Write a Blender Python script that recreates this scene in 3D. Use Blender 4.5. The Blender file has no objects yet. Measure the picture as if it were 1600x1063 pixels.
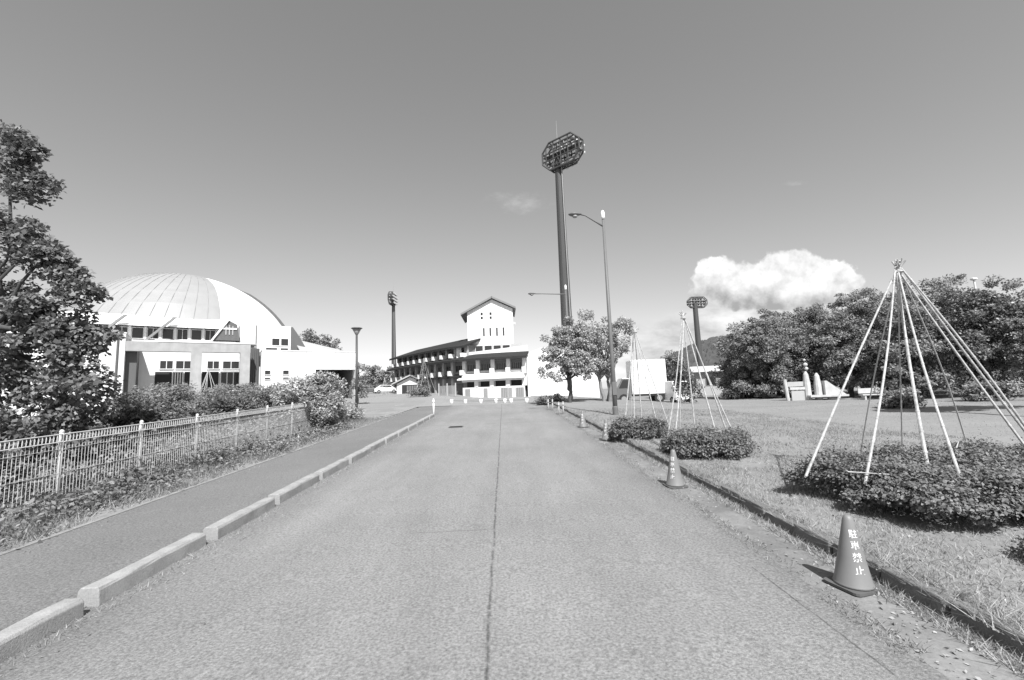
import bpy, math, random
import numpy as np
from mathutils import Vector, Matrix

random.seed(7)
S = bpy.context.scene
COL = S.collection
R = math.radians

# ------------------------------------------------------------------ camera
cam_d = bpy.data.cameras.new('camera')
cam = bpy.data.objects.new('camera', cam_d)
COL.objects.link(cam)
cam_d.sensor_width = 36.0
cam_d.lens = 690.0 / 1600.0 * 36.0
cam_d.clip_start = 0.05
cam_d.clip_end = 6000
PITCH, ROLL, YAW = R(6.65), R(2.2), R(1.3)
fwd = Vector((math.sin(YAW) * math.cos(PITCH), math.cos(YAW) * math.cos(PITCH), math.sin(PITCH)))
r0 = Vector((math.cos(YAW), -math.sin(YAW), 0))
u0 = r0.cross(fwd)
rgt = r0 * math.cos(ROLL) - u0 * math.sin(ROLL)
up_ = u0 * math.cos(ROLL) + r0 * math.sin(ROLL)
cam.matrix_world = Matrix(((rgt.x, up_.x, -fwd.x, 0), (rgt.y, up_.y, -fwd.y, 0), (rgt.z, up_.z, -fwd.z, 1.98), (0, 0, 0, 1)))
S.camera = cam

# ------------------------------------------------------------------ sun, sky, exposure
SUN_AZ, SUN_EL = R(166), R(50)          # clockwise from +Y: behind the camera, a little to the right
sdir = Vector((math.sin(SUN_AZ) * math.cos(SUN_EL), math.cos(SUN_AZ) * math.cos(SUN_EL), math.sin(SUN_EL)))
sun_d = bpy.data.lights.new('sun', 'SUN')
sun_d.energy = 4.6
sun_d.angle = R(0.53)
sun_d.color = (1.0, 1.0, 1.0)
sun = bpy.data.objects.new('sun', sun_d)
COL.objects.link(sun)
sun.location = (10, -20, 40)
sun.rotation_euler = (-sdir).to_track_quat('-Z', 'Y').to_euler()
S.view_settings.view_transform = 'Standard'
S.view_settings.look = 'None'
S.view_settings.gamma = 1.0
S.view_settings.use_curve_mapping = False
S.view_settings.exposure = 0.75
S.render.engine = 'CYCLES'
S.cycles.max_bounces = 6
S.cycles.transparent_max_bounces = 6
S.cycles.use_denoising = True

world = bpy.data.worlds.new('World')
S.world = world
world.use_nodes = True


def build_world():
    nt = world.node_tree
    nt.nodes.clear()
    N, Lk = nt.nodes.new, nt.links.new
    out = N('ShaderNodeOutputWorld')
    bg = N('ShaderNodeBackground')
    bg.inputs['Strength'].default_value = 0.1
    Lk(bg.outputs[0], out.inputs[0])
    sky = N('ShaderNodeTexSky')
    sky.sky_type = 'NISHITA'
    sky.sun_disc = False
    sky.sun_elevation = SUN_EL
    sky.sun_rotation = SUN_AZ
    sky.air_density = 1.0
    sky.dust_density = 0.6
    sky.ozone_density = 1.0
    sep = N('ShaderNodeSeparateColor')
    Lk(sky.outputs[0], sep.inputs[0])

    def M(op, a, b=None, c=None, clamp=False):
        n = N('ShaderNodeMath')
        n.operation = op
        n.use_clamp = clamp
        for i, v in enumerate((a, b, c)):
            if v is None:
                continue
            if isinstance(v, (int, float)):
                n.inputs[i].default_value = v
            else:
                Lk(v, n.inputs[i])
        return n.outputs[0]

    # monochrome film: a red filter darkens the blue of the sky
    grey = M('ADD', M('MULTIPLY', sep.outputs[0], 0.55), M('ADD', M('MULTIPLY', sep.outputs[1], 0.35), M('MULTIPLY', sep.outputs[2], 0.10)))
    grey = M('MULTIPLY', M('POWER', grey, 0.82), 1.36)
    tc = N('ShaderNodeTexCoord')
    vec = tc.outputs['Generated']

    def dot(v):
        n = N('ShaderNodeVectorMath')
        n.operation = 'DOT_PRODUCT'
        Lk(vec, n.inputs[0])
        n.inputs[1].default_value = v
        return n.outputs['Value']

    dz = dot(tuple(fwd))
    front = M('GREATER_THAN', dz, 0.15)
    dzs = M('MAXIMUM', dz, 0.15)
    cu = M('DIVIDE', dot(tuple(rgt)), dzs)
    cv = M('DIVIDE', dot(tuple(up_)), dzs)
    cmb = N('ShaderNodeCombineXYZ')
    Lk(cu, cmb.inputs[0])
    Lk(cv, cmb.inputs[1])

    def noise(scale, detail=8, rough=0.6, off=(0, 0, 0), sx=1.0):
        mp = N('ShaderNodeMapping')
        mp.inputs['Location'].default_value = off
        mp.inputs['Scale'].default_value = (sx, 1, 1)
        Lk(cmb.outputs[0], mp.inputs[0])
        n = N('ShaderNodeTexNoise')
        n.inputs['Scale'].default_value = scale
        n.inputs['Detail'].default_value = detail
        n.inputs['Roughness'].default_value = rough
        Lk(mp.outputs[0], n.inputs['Vector'])
        return n.outputs[0]

    def blobs(lst):
        best = None
        for (x, y, rx, ry) in lst:
            dx = M('MULTIPLY', M('SUBTRACT', cu, (x - 800) / 690), 690 / rx)
            dy = M('MULTIPLY', M('SUBTRACT', cv, (531.5 - y) / 690), 690 / ry)
            e = M('SUBTRACT', 1.0, M('SQRT', M('ADD', M('MULTIPLY', dx, dx), M('MULTIPLY', dy, dy))))
            best = e if best is None else M('SMOOTH_MAX', best, e, 0.08)
        return best

    n1 = noise(13, 9, 0.6, (6.7, 5.2, 0))
    n1b = noise(13, 4, 0.6, (6.7 + 0.004, 5.2 - 0.03, 0))
    n2 = noise(9, 8, 0.62, (8.3, 4.4, 0), 0.6)
    # big cumulus
    m1 = blobs([(1120, 432, 40, 34), (1215, 452, 124, 34), (1288, 438, 62, 36), (1165, 456, 90, 32), (1240, 426, 62, 37), (1190, 440, 66, 36)])
    c1 = M('ADD', m1, M('MULTIPLY', M('SUBTRACT', n1, 0.47), 0.85))
    c1 = M('ADD', c1, M('MULTIPLY', M('SUBTRACT', noise(44, 6, 0.6, (2.2, 7.7, 0)), 0.5), 0.42))
    a1 = N('ShaderNodeMapRange')
    a1.interpolation_type = 'SMOOTHSTEP'
    a1.inputs[1].default_value = 0.02
    a1.inputs[2].default_value = 0.20
    Lk(c1, a1.inputs[0])
    relief = M('MULTIPLY', M('SUBTRACT', n1b, n1), 1.5)
    under = N('ShaderNodeMapRange')
    under.interpolation_type = 'SMOOTHSTEP'
    under.inputs[1].default_value = (531.5 - 484) / 690
    under.inputs[2].default_value = (531.5 - 425) / 690
    under.inputs[3].default_value = 0.66
    under.inputs[4].default_value = 1.12
    Lk(M('ADD', cv, M('MULTIPLY', M('SUBTRACT', n2, 0.5), 0.10)), under.inputs[0])
    b1 = M('MAXIMUM', M('ADD', under.outputs[0], relief), 0.5)
    # broken low cloud beneath and behind it
    m2 = blobs([(1160, 492, 120, 36), (1110, 528, 140, 42), (1060, 560, 150, 30), (1260, 505, 70, 24), (840, 600, 260, 26)])
    c2 = M('ADD', m2, M('MULTIPLY', M('SUBTRACT', n2, 0.5), 1.5))
    a2 = N('ShaderNodeMapRange')
    a2.interpolation_type = 'SMOOTHSTEP'
    a2.inputs[1].default_value = -0.05
    a2.inputs[2].default_value = 0.65
    a2.inputs[4].default_value = 0.9
    Lk(c2, a2.inputs[0])
    b2 = M('ADD', 0.86, M('MULTIPLY', M('SUBTRACT', noise(15, 7, 0.62, (1.2, 9.4, 0), 0.45), 0.5), 1.9))
    # thin wisps
    n3 = noise(26, 7, 0.65, (5.5, 2.2, 0), 0.55)
    m3 = blobs([(812, 318, 62, 26), (596, 491, 17, 12), (1240, 287, 26, 9)])
    c3 = M('ADD', m3, M('MULTIPLY', M('SUBTRACT', n3, 0.52), 3.0))
    a3 = N('ShaderNodeMapRange')
    a3.interpolation_type = 'SMOOTHSTEP'
    a3.inputs[1].default_value = 0.15
    a3.inputs[2].default_value = 1.6
    a3.inputs[4].default_value = 0.5
    Lk(c3, a3.inputs[0])

    def over(base, alpha, bright):
        a = M('MULTIPLY', alpha, front)
        return M('ADD', M('MULTIPLY', base, M('SUBTRACT', 1.0, a)), M('MULTIPLY', M('MULTIPLY', bright, CLOUD), a))
    CLOUD = 5.3
    g = over(grey, a3.outputs[0], 0.85)
    g = over(g, a2.outputs[0], b2)
    g = over(g, a1.outputs[0], b1)
    Lk(g, bg.inputs['Color'])


build_world()


# ------------------------------------------------------------------ ground height
def sm(a, b, t):
    t = min(1.0, max(0.0, (t - a) / (b - a)))
    return t * t * (3 - 2 * t)


def gz(x, y):
    cap = 38 + 57 * sm(2, 14, -x)
    t = y - (cap - 8)
    z = y if t < 0 else (y - t * t / 32 if t < 16 else cap)
    return .032 * z * (1 - .62 * sm(4.5, 16, x))


# ------------------------------------------------------------------ materials
def mat(name, v, rough=0.85, amp=0.0, scale=3.0, detail=4, bump=0.0, bscale=None, metal=0.0, spec=0.3,
        amp2=0.0, scale2=40.0, island=0.0, transl=0.0, stretch=None, streak=0.0):
    m = bpy.data.materials.new(name)
    m.use_nodes = True
    nt = m.node_tree
    N, Lk = nt.nodes.new, nt.links.new
    b = nt.nodes['Principled BSDF']
    b.inputs['Roughness'].default_value = rough
    b.inputs['Metallic'].default_value = metal
    b.inputs['Specular IOR Level'].default_value = spec
    geo = N('ShaderNodeNewGeometry')
    tc = N('ShaderNodeTexCoord')
    src = tc.outputs['Object']

    def M(op, a, c):
        n = N('ShaderNodeMath')
        n.operation = op
        for i, q in enumerate((a, c)):
            if isinstance(q, (int, float)):
                n.inputs[i].default_value = q
            else:
                Lk(q, n.inputs[i])
        return n.outputs[0]

    def noise(sc, de=4, st=None):
        n = N('ShaderNodeTexNoise')
        n.inputs['Scale'].default_value = sc
        n.inputs['Detail'].default_value = de
        n.inputs['Roughness'].default_value = 0.6
        if st:
            mp = N('ShaderNodeMapping')
            mp.inputs['Scale'].default_value = st
            Lk(src, mp.inputs[0])
            Lk(mp.outputs[0], n.inputs['Vector'])
        else:
            Lk(src, n.inputs['Vector'])
        return n.outputs[0]

    val = None
    fac = 1.0
    if amp:
        fac = M('ADD', 1.0, M('MULTIPLY', M('SUBTRACT', noise(scale, detail, stretch), 0.5), amp * 2))
    if amp2:
        f2 = M('ADD', 1.0, M('MULTIPLY', M('SUBTRACT', noise(scale2, 2), 0.5), amp2 * 2))
        fac = M('MULTIPLY', fac, f2)
    if streak:
        f3 = M('ADD', 1.0, M('MULTIPLY', M('SUBTRACT', noise(1.0, 3, (2.2, 2.2, 0.12)), 0.5), streak * 2))
        fac = M('MULTIPLY', fac, f3)
    if island:
        f4 = M('ADD', 1.0 - island, M('MULTIPLY', geo.outputs['Random Per Island'], 2 * island))
        fac = M('MULTIPLY', fac, f4)
    val = M('MAXIMUM', M('MULTIPLY', fac, v), 0.004)
    Lk(val, b.inputs['Base Color'])
    if bump:
        bp = N('ShaderNodeBump')
        bp.inputs['Strength'].default_value = bump
        bp.inputs['Distance'].default_value = 0.02
        Lk(noise(bscale or scale, 5), bp.inputs['Height'])
        Lk(bp.outputs[0], b.inputs['Normal'])
    if transl:
        tr = N('ShaderNodeBsdfTranslucent')
        Lk(val, tr.inputs[0])
        mx = N('ShaderNodeMixShader')
        mx.inputs[0].default_value = transl
        Lk(b.outputs[0], mx.inputs[1])
        Lk(tr.outputs[0], mx.inputs[2])
        Lk(mx.outputs[0], nt.nodes['Material Output'].inputs[0])
    return m


def asphalt(name, v, seam=False):
    m = mat(name, v, 0.9, amp=0.26, scale=0.35, detail=5, amp2=0.85, scale2=42, bump=0.6, bscale=70, spec=0.25)
    if seam:
        nt = m.node_tree
        N, Lk = nt.nodes.new, nt.links.new
        b = nt.nodes['Principled BSDF']
        base = b.inputs['Base Color'].links[0].from_socket

        def M(op, a, c, d=None, clamp=False):
            n = N('ShaderNodeMath')
            n.operation = op
            n.use_clamp = clamp
            for i, q in enumerate((a, c, d)):
                if q is None:
                    continue
                if isinstance(q, (int, float)):
                    n.inputs[i].default_value = q
                else:
                    Lk(q, n.inputs[i])
            return n.outputs[0]
        tc = N('ShaderNodeTexCoord')
        sp = N('ShaderNodeSeparateXYZ')
        Lk(tc.outputs['Object'], sp.inputs[0])
        no = N('ShaderNodeTexNoise')
        no.inputs['Scale'].default_value = 2.5
        no.inputs['Detail'].default_value = 6
        Lk(tc.outputs['Object'], no.inputs['Vector'])
        nf = N('ShaderNodeTexNoise')
        nf.inputs['Scale'].default_value = 9
        nf.inputs['Detail'].default_value = 6
        Lk(tc.outputs['Object'], nf.inputs['Vector'])

        def crack(coord, at, width, dark, gate=None, wob=0.05):
            d = M('ABSOLUTE', M('ADD', M('SUBTRACT', coord, at), M('MULTIPLY', M('SUBTRACT', no.outputs[0], 0.5), wob)), 0)
            k = M('SUBTRACT', 1.0, M('DIVIDE', d, width), clamp=True)
            k = M('MULTIPLY', k, M('MULTIPLY', M('SUBTRACT', nf.outputs[0], 0.30), 5.0, clamp=True))
            if gate is not None:
                k = M('MULTIPLY', k, gate)
            return M('SUBTRACT', 1.0, M('MULTIPLY', k, dark))
        x, y = sp.outputs[0], sp.outputs[1]
        f = crack(x, -0.19, 0.022, 0.6)
        g1 = M('MULTIPLY', M('LESS_THAN', x, -0.2), M('GREATER_THAN', x, -1.3))
        f = M('MULTIPLY', f, crack(y, 6.05, 0.02, 0.4, g1, 0.12))
        f = M('MULTIPLY', f, crack(y, 19.6, 0.10, 0.22, None, 0.1))
        g2 = M('LESS_THAN', y, 4.6)
        f = M('MULTIPLY', f, crack(x, 2.42, 0.012, 0.6, g2, 0.05))
        # tyre-polished lanes read a little lighter, damp dirt near the edges a little darker
        ed = M('MULTIPLY', M('SUBTRACT', M('ABSOLUTE', M('ADD', x, 0.5), 0), 2.55), 1.6, clamp=True)
        f = M('MULTIPLY', f, M('SUBTRACT', 1.0, M('MULTIPLY', ed, 0.16)))
        big = N('ShaderNodeTexNoise')
        big.inputs['Scale'].default_value = 0.9
        big.inputs['Detail'].default_value = 7
        big.inputs['Roughness'].default_value = 0.65
        mpb = N('ShaderNodeMapping')
        mpb.inputs['Scale'].default_value = (1.6, .35, 1)
        Lk(tc.outputs['Object'], mpb.inputs[0])
        Lk(mpb.outputs[0], big.inputs['Vector'])
        f = M('MULTIPLY', f, M('ADD', 0.90, M('MULTIPLY', M('SUBTRACT', big.outputs[0], 0.30, clamp=True), 0.5)))
        oil = N('ShaderNodeTexNoise')
        oil.inputs['Scale'].default_value = 1.7
        oil.inputs['Detail'].default_value = 3
        Lk(tc.outputs['Object'], oil.inputs['Vector'])
        f = M('MULTIPLY', f, M('SUBTRACT', 1.0, M('MULTIPLY', M('MULTIPLY', M('SUBTRACT', oil.outputs[0], 0.70), 8.0, clamp=True), 0.22)))
        Lk(M('MULTIPLY', base, f), b.inputs['Base Color'])
    return m


MT = dict(
    road=asphalt('road_asphalt', 0.215, True),
    walk=asphalt('walk_asphalt', 0.165),
    plaza=asphalt('plaza_asphalt', 0.24),
    gutter=mat('gutter_concrete', 0.175, 0.9, amp=0.8, scale=1.8, detail=7, amp2=0.3, scale2=30, bump=0.3, bscale=40),
    earth=mat('grass_ground', 0.215, 0.95, amp=0.30, scale=0.3, detail=9, amp2=0.28, scale2=9, stretch=(.55, 1.6, 1), bump=0.6, bscale=20),
    concrete=mat('kerb_concrete', 0.30, 0.9, amp=0.42, scale=5, detail=8, amp2=0.3, scale2=60, bump=0.35, bscale=70, island=0.08),
    edging=mat('worn_edging', 0.24, 0.9, amp=0.5, scale=4, detail=7, amp2=0.3, scale2=50),
    kerbdark=mat('dark_kerb', 0.15, 0.95, amp=0.5, scale=6, detail=7, amp2=0.3, scale2=50, bump=0.4, bscale=50),  # darker mottled tone for the right-hand kerb stones
    white=mat('white_render', 0.70, 0.85, amp=0.12, scale=0.5, detail=6, streak=0.16),
    whitemetal=mat('white_metal', 0.72, 0.5, amp=0.06, scale=4),
    concw=mat('weathered_concrete', 0.33, 0.9, amp=0.38, scale=0.9, detail=7, streak=0.15),
    fence=mat('fence_paint', 0.52, 0.45, amp=0.1, scale=6),
    metalroof=mat('grey_metal_roof', 0.28, 0.5, amp=0.14, scale=0.6, island=0.10, spec=0.4),
    whiteroof=mat('white_roof', 0.78, 0.6, amp=0.04, scale=0.4),
    greywall=mat('grey_cladding_and_shade', 0.11, 0.8, amp=0.25, scale=1.0, stretch=(3, 3, 0.1)),
    midgrey=mat('mid_grey_wall', 0.20, 0.8, amp=0.12, scale=0.8, streak=0.1),
    lightgrey=mat('light_grey_wall', 0.38, 0.8, amp=0.12, scale=0.8, streak=0.1),
    tile=mat('dark_roof_tile', 0.035, 0.85, amp=0.3, scale=2, spec=0.1),
    glass=mat('window_glass', 0.03, 0.2, spec=0.4),
    dark=mat('dark_opening', 0.03, 0.8),
    steel=mat('mast_steel', 0.06, 0.5, amp=0.2, scale=1.5, stretch=(3, 3, 0.2), spec=0.4),
    galv=mat('galvanised_steel', 0.24, 0.45, amp=0.15, scale=2, spec=0.5),
    polegrey=mat('grey_pole_paint', 0.13, 0.5, amp=0.15, scale=2),
    lampglass=mat('lamp_glass', 0.75, 0.15, spec=0.6),
    bamboo=mat('pale_pole', 0.42, 0.8, amp=0.85, scale=14, detail=6),
    bamboo2=mat('weathered_pole', 0.42, 0.7, amp=0.3, scale=9),
    rope=mat('straw_rope', 0.45, 0.9, amp=0.3, scale=30),
    cone=mat('cone_plastic', 0.185, 0.5, amp=0.12, scale=5, spec=0.4),
    conebase=mat('cone_base', 0.10, 0.7, amp=0.2, scale=8),
    letter=mat('white_lettering', 0.85, 0.6),
    bark=mat('bark', 0.075, 0.95, amp=0.5, scale=9, detail=6, bump=0.6, bscale=20, stretch=(1, 1, .25)),
    barklight=mat('pale_bark', 0.2, 0.95, amp=0.5, scale=9, detail=6, bump=0.6, bscale=20),
    tyre=mat('tyre_rubber', 0.03, 0.9),
    carwhite=mat('white_car_paint', 0.75, 0.25, spec=0.5),
    cardark=mat('grey_car_paint', 0.12, 0.25, spec=0.5),
    truckwhite=mat('white_truck_panel', 0.8, 0.5, amp=0.04, scale=1),
    leafA=mat('leaf_broad', 0.17, 0.42, island=0.6, transl=0.3, spec=0.5),
    leafB=mat('leaf_light', 0.40, 0.6, island=0.5, transl=0.4, spec=0.3),
    leafC=mat('leaf_dark', 0.24, 0.6, island=0.5, transl=0.3, spec=0.3),
    leafH=mat('leaf_azalea', 0.175, 0.6, island=0.5, transl=0.25, spec=0.3),
    leafW=mat('leaf_weed', 0.26, 0.65, island=0.5, transl=0.4, spec=0.3),
    blade=mat('grass_blade', 0.28, 0.8, island=0.5, transl=0.3, spec=0.2),
    bladeL=mat('grass_blade_dry', 0.35, 0.8, island=0.45, transl=0.3, spec=0.2),
    litter=mat('dry_litter', 0.24, 0.9, island=0.6),
    hill=mat('wooded_hill', 0.075, 0.95, amp=0.5, scale=0.12, detail=8),
    play=mat('play_white', 0.45, 0.7, amp=0.3, scale=3),
)


# ------------------------------------------------------------------ mesh helpers
def tag(o, label=None, cat=None, group=None, kind=None):
    if label:
        o['label'] = label
    if cat:
        o['category'] = cat
    if group:
        o['group'] = group
    if kind:
        o['kind'] = kind
    return o


def empty(name, loc=(0, 0, 0), rz=0.0, label=None, cat=None, group=None):
    o = bpy.data.objects.new(name, None)
    COL.objects.link(o)
    o.location = loc
    o.rotation_euler = (0, 0, rz)
    o.empty_display_size = 0.3
    return tag(o, label, cat, group)


def root_of(o):
    while o.parent:
        o = o.parent
    return o


def link_mesh(name, me, m, parent=None, local=True):
    o = bpy.data.objects.new(name, me)
    COL.objects.link(o)
    if m is not None:
        me.materials.append(m)
    if parent is not None:
        o.parent = parent
        if not local:                       # geometry given in world coordinates
            r = root_of(parent)
            me.transform(Matrix.Translation(-Vector(r.location)))
    return o


class MB:
    def __init__(self):
        self.v, self.f = [], []

    def add(self, vs, fs):
        k = len(self.v)
        self.v += [tuple(p) for p in vs]
        self.f += [tuple(i + k for i in f) for f in fs]
        return self

    def box(self, x0, x1, y0, y1, z0, z1):
        vs = [(x0, y0, z0), (x1, y0, z0), (x1, y1, z0), (x0, y1, z0), (x0, y0, z1), (x1, y0, z1), (x1, y1, z1), (x0, y1, z1)]
        return self.hexa(vs)

    def hexa(self, vs):
        return self.add(vs, [(3, 2, 1, 0), (4, 5, 6, 7), (0, 1, 5, 4), (1, 2, 6, 5), (2, 3, 7, 6), (3, 0, 4, 7)])

    def tube(self, pts, rad, n=8, cap=True):
        pts = [Vector(p) for p in pts]
        if not hasattr(rad, '__len__'):
            rad = [rad] * len(pts)
        k = len(self.v)
        ref = None
        for i, p in enumerate(pts):
            a = pts[max(0, i - 1)]
            b = pts[min(len(pts) - 1, i + 1)]
            d = (b - a).normalized()
            if ref is None:
                ref = Vector((1, 0, 0)) if abs(d.x) < 0.8 else Vector((0, 1, 0))
            s = (ref - d * ref.dot(d)).normalized()
            t = d.cross(s)
            ref = s
            for j in range(n):
                q = 2 * math.pi * j / n
                self.v.append(tuple(p + (s * math.cos(q) + t * math.sin(q)) * rad[i]))
        for i in range(len(pts) - 1):
            for j in range(n):
                a = k + i * n + j
                b = k + i * n + (j + 1) % n
                self.f.append((a, b, b + n, a + n))
        if cap:
            self.f.append(tuple(k + j for j in reversed(range(n))))
            self.f.append(tuple(k + (len(pts) - 1) * n + j for j in range(n)))
        return self

    def lathe(self, prof, n=20, c=(0, 0, 0)):
        k = len(self.v)
        for (r, z) in prof:
            for j in range(n):
                q = 2 * math.pi * j / n
                self.v.append((c[0] + r * math.cos(q), c[1] + r * math.sin(q), c[2] + z))
        for i in range(len(prof) - 1):
            for j in range(n):
                a = k + i * n + j
                b = k + i * n + (j + 1) % n
                self.f.append((a, b, b + n, a + n))
        self.f.append(tuple(k + j for j in reversed(range(n))))
        self.f.append(tuple(k + (len(prof) - 1) * n + j for j in range(n)))
        return self

    def build(self, name, m, parent=None, local=True, smooth=False, bevel=0.0):
        me = bpy.data.meshes.new(name)
        me.from_pydata(self.v, [], self.f)
        if smooth:
            me.polygons.foreach_set('use_smooth', [True] * len(me.polygons))
        o = link_mesh(name, me, m, parent, local)
        if bevel:
            b = o.modifiers.new('bevel', 'BEVEL')
            b.width = bevel
            b.segments = 2
            b.limit_method = 'ANGLE'
        return o


def np_mesh(name, V, nper, m, parent=None, local=True):
    """many separate n-gons of nper corners: V is (count*nper, 3)"""
    V = np.asarray(V, dtype=np.float32)
    n = len(V) // nper
    me = bpy.data.meshes.new(name)
    me.vertices.add(len(V))
    me.vertices.foreach_set('co', V.ravel())
    me.loops.add(len(V))
    me.loops.foreach_set('vertex_index', np.arange(len(V), dtype=np.int32))
    me.polygons.add(n)
    me.polygons.foreach_set('loop_start', np.arange(0, len(V), nper, dtype=np.int32))
    me.update(calc_edges=True)
    return link_mesh(name, me, m, parent, local)


def nrm(a):
    return a / np.maximum(np.linalg.norm(a, axis=1, keepdims=True), 1e-6)


def leaf_verts(rng, P, Nv, size, aspect=0.6, out=0.7, droop=0.1, tilt=.62):
    n = len(P)
    # leaf blades spread their faces to the light: normals lean up and outwards
    q0 = nrm(np.array([0, -.25, 1.0]) + Nv * .55 + rng.normal(size=(n, 3)) * tilt)
    d = rng.normal(size=(n, 3)) * 0.7 + Nv * out - np.array([0, 0, droop])
    d = nrm(d - q0 * (d * q0).sum(1, keepdims=True) + rng.normal(size=(n, 3)) * .12)
    s = nrm(np.cross(d, q0))
    q = np.cross(s, d)
    L = (size * rng.uniform(0.65, 1.35, n))[:, None]
    mid = P + d * L * 0.5 + q * L * 0.12
    V = np.empty((n, 4, 3))
    V[:, 0] = P
    V[:, 1] = mid + s * L * aspect * 0.5
    V[:, 2] = P + d * L
    V[:, 3] = mid - s * L * aspect * 0.5
    return V.reshape(-1, 3)


def clump_points(rng, C, rad, per, flat=0.8):
    """points (and outward vectors) inside clumps of radius rad round the centres C"""
    C = np.asarray(C, float)
    rad = np.broadcast_to(np.asarray(rad, float), (len(C),))
    idx = np.repeat(np.arange(len(C)), per)
    d = nrm(rng.normal(size=(len(idx), 3)))
    u = rng.uniform(0.12, 1, len(idx)) ** 0.5
    off = d * (u * rad[idx])[:, None]
    off[:, 2] *= flat
    return C[idx] + off, d


def ellipsoid_clumps(rng, ells, n, shell=0.45):
    w = np.array([e[3] * e[4] * e[5] for e in ells]) ** 0.8
    w = w / w.sum()
    k = rng.choice(len(ells), n, p=w)
    d = nrm(rng.normal(size=(n, 3)))
    u = rng.uniform(0, 1, n) ** shell
    E = np.array(ells)[k]
    return E[:, :3] + d * u[:, None] * E[:, 3:6]


def grid_sheet(name, xs, ys, zoff, m, zf=gz, kind='structure', label=None):
    vs, fs = [], []
    nx = len(xs[0]) if hasattr(xs[0], '__len__') else len(xs)
    for j, y in enumerate(ys):
        row = xs[j] if hasattr(xs[0], '__len__') else xs
        for x in row:
            vs.append((x, y, zf(x, y) + zoff))
    for j in range(len(ys) - 1):
        for i in range(nx - 1):
            a = j * nx + i
            fs.append((a, a + 1, a + nx + 1, a + nx))
    me = bpy.data.meshes.new(name)
    me.from_pydata(vs, [], fs)
    me.polygons.foreach_set('use_smooth', [True] * len(me.polygons))
    o = link_mesh(name, me, m)
    tag(o, label, None, None, kind)
    return o


def frange(a, b, s):
    n = max(1, int(round((b - a) / s)))
    return [a + (b - a) * i / n for i in range(n + 1)]


def copy_tree(o, parent=None):
    c = o.copy()
    COL.objects.link(c)
    c.parent = parent
    for ch in list(o.children):
        copy_tree(ch, c)
    return c


# ------------------------------------------------------------------ ground sheets
def near_ground(x, y):
    z = gz(x, y)
    if 3.3 < x and y < 60:                        # soft uneven lawn, raised a little behind the kerb
        z += .11 * sm(3.35, 3.62, x)
        z += .018 * math.sin(x * 1.9 + y * .8) * math.sin(y * 1.3 - x * .5) * sm(3.6, 6, x)
    if x < -6.7 and y < 45:
        z += .03 * math.sin(x * 2.3) * math.sin(y * 1.7) + .05 * sm(6.7, 8, -x)
    return z


gx = frange(-420, -60, 30) + frange(-55, -12, 2) + frange(-11, -6.8, .3) + [-6.4] + frange(-5, 3, 2) + [3.3, 3.40, 3.5, 3.62, 3.8] + frange(4.2, 24, .45) + frange(25, 60, 3) + frange(80, 420, 30)
gy = frange(-40, -6, 6) + frange(-5, 34, .5) + frange(35, 110, 3) + frange(130, 900, 50)


def ground_z(x, y):
    z = near_ground(x, y)
    if (-6.35 < x < 3.36) and y < 34:
        z -= .04
    elif -40 < x < 4.2 and 33 < y < 110:
        z -= .03
    return z


ground = grid_sheet('ground', gx, gy, 0, MT['earth'], ground_z)

ry = frange(-30, 34, .5)
road_l = lambda y: -3.86
road = grid_sheet('road', [[-3.95 + (2.72 + 3.95) * i / 10 for i in range(11)] for y in ry], ry, .0, MT['road'])
gut = grid_sheet('gutter', [[2.72 + (3.36 - 2.72) * i / 3 for i in range(4)] for y in ry], ry, -.004, MT['gutter'])
walk = grid_sheet('pavement', [[-6.33 + (-3.95 + 6.33) * i / 4 for i in range(5)] for y in frange(-30, 33, .5)], frange(-30, 33, .5), .004, MT['walk'])
# forecourt where road and path open out
py_ = frange(34, 100, 2)
pl_left = lambda y: -6.47 - 10.0 * sm(24, 36, y) - 20 * sm(36, 56, y)
plaza = grid_sheet('forecourt', [[pl_left(y) + ((2.9 + 1.6 * sm(34, 40, y)) - pl_left(y)) * i / 14 for i in range(15)] for y in py_], py_, .0, MT['plaza'])
plazal = grid_sheet('forecourt_entrance', [[-6.47 - 10.0 * sm(24, 36, y) * (1 - i / 8) for i in range(9)] for y in frange(24.6, 34, .5)], frange(24.6, 34, .5), .035, MT['plaza'])

# thin concrete edging along the left of the pavement
edging = empty('pavement_edging')
edging['kind'] = 'structure'
for i, y in enumerate(frange(-1, 32.4, 1.2)[:-1]):
    b = MB()
    y1 = y + 1.185
    x0, x1 = -6.43, -6.33
    b.hexa([(x0, y, gz(x0, y) - .1), (x1, y, gz(x1, y) - .1), (x1, y1, gz(x1, y1) - .1), (x0, y1, gz(x0, y1) - .1),
            (x0, y, gz(x0, y) + .016), (x1, y, gz(x1, y) + .016), (x1, y1, gz(x1, y1) + .016), (x0, y1, gz(x0, y1) + .016)])
    b.build('edging_stone', MT['edging'], edging)

# kerb on the right: stones set end to end
kerb = empty('kerb')
kerb['kind'] = 'structure'
rk = random.Random(3)
y = 0.6
while y < 34:
    L = .6
    b = MB()
    dx = rk.uniform(-.022, .022)
    h = .135 + rk.uniform(-.025, .015)
    y1 = y + L - rk.uniform(.012, .04)
    x0, x1 = 3.35 + dx, 3.50 + dx
    b.hexa([(x0, y, gz(x0, y) - .1), (x1, y, gz(x1, y) - .1), (x1, y1, gz(x1, y1) - .1), (x0, y1, gz(x0, y1) - .1),
            (x0 + .025, y, gz(x0, y) + h), (x1, y, gz(x1, y) + h), (x1, y1, gz(x1, y1) + h), (x0 + .025, y1, gz(x0, y1) + h)])
    b.build('kerb_stone', MT['kerbdark'], kerb, bevel=.012)
    y += L

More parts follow.
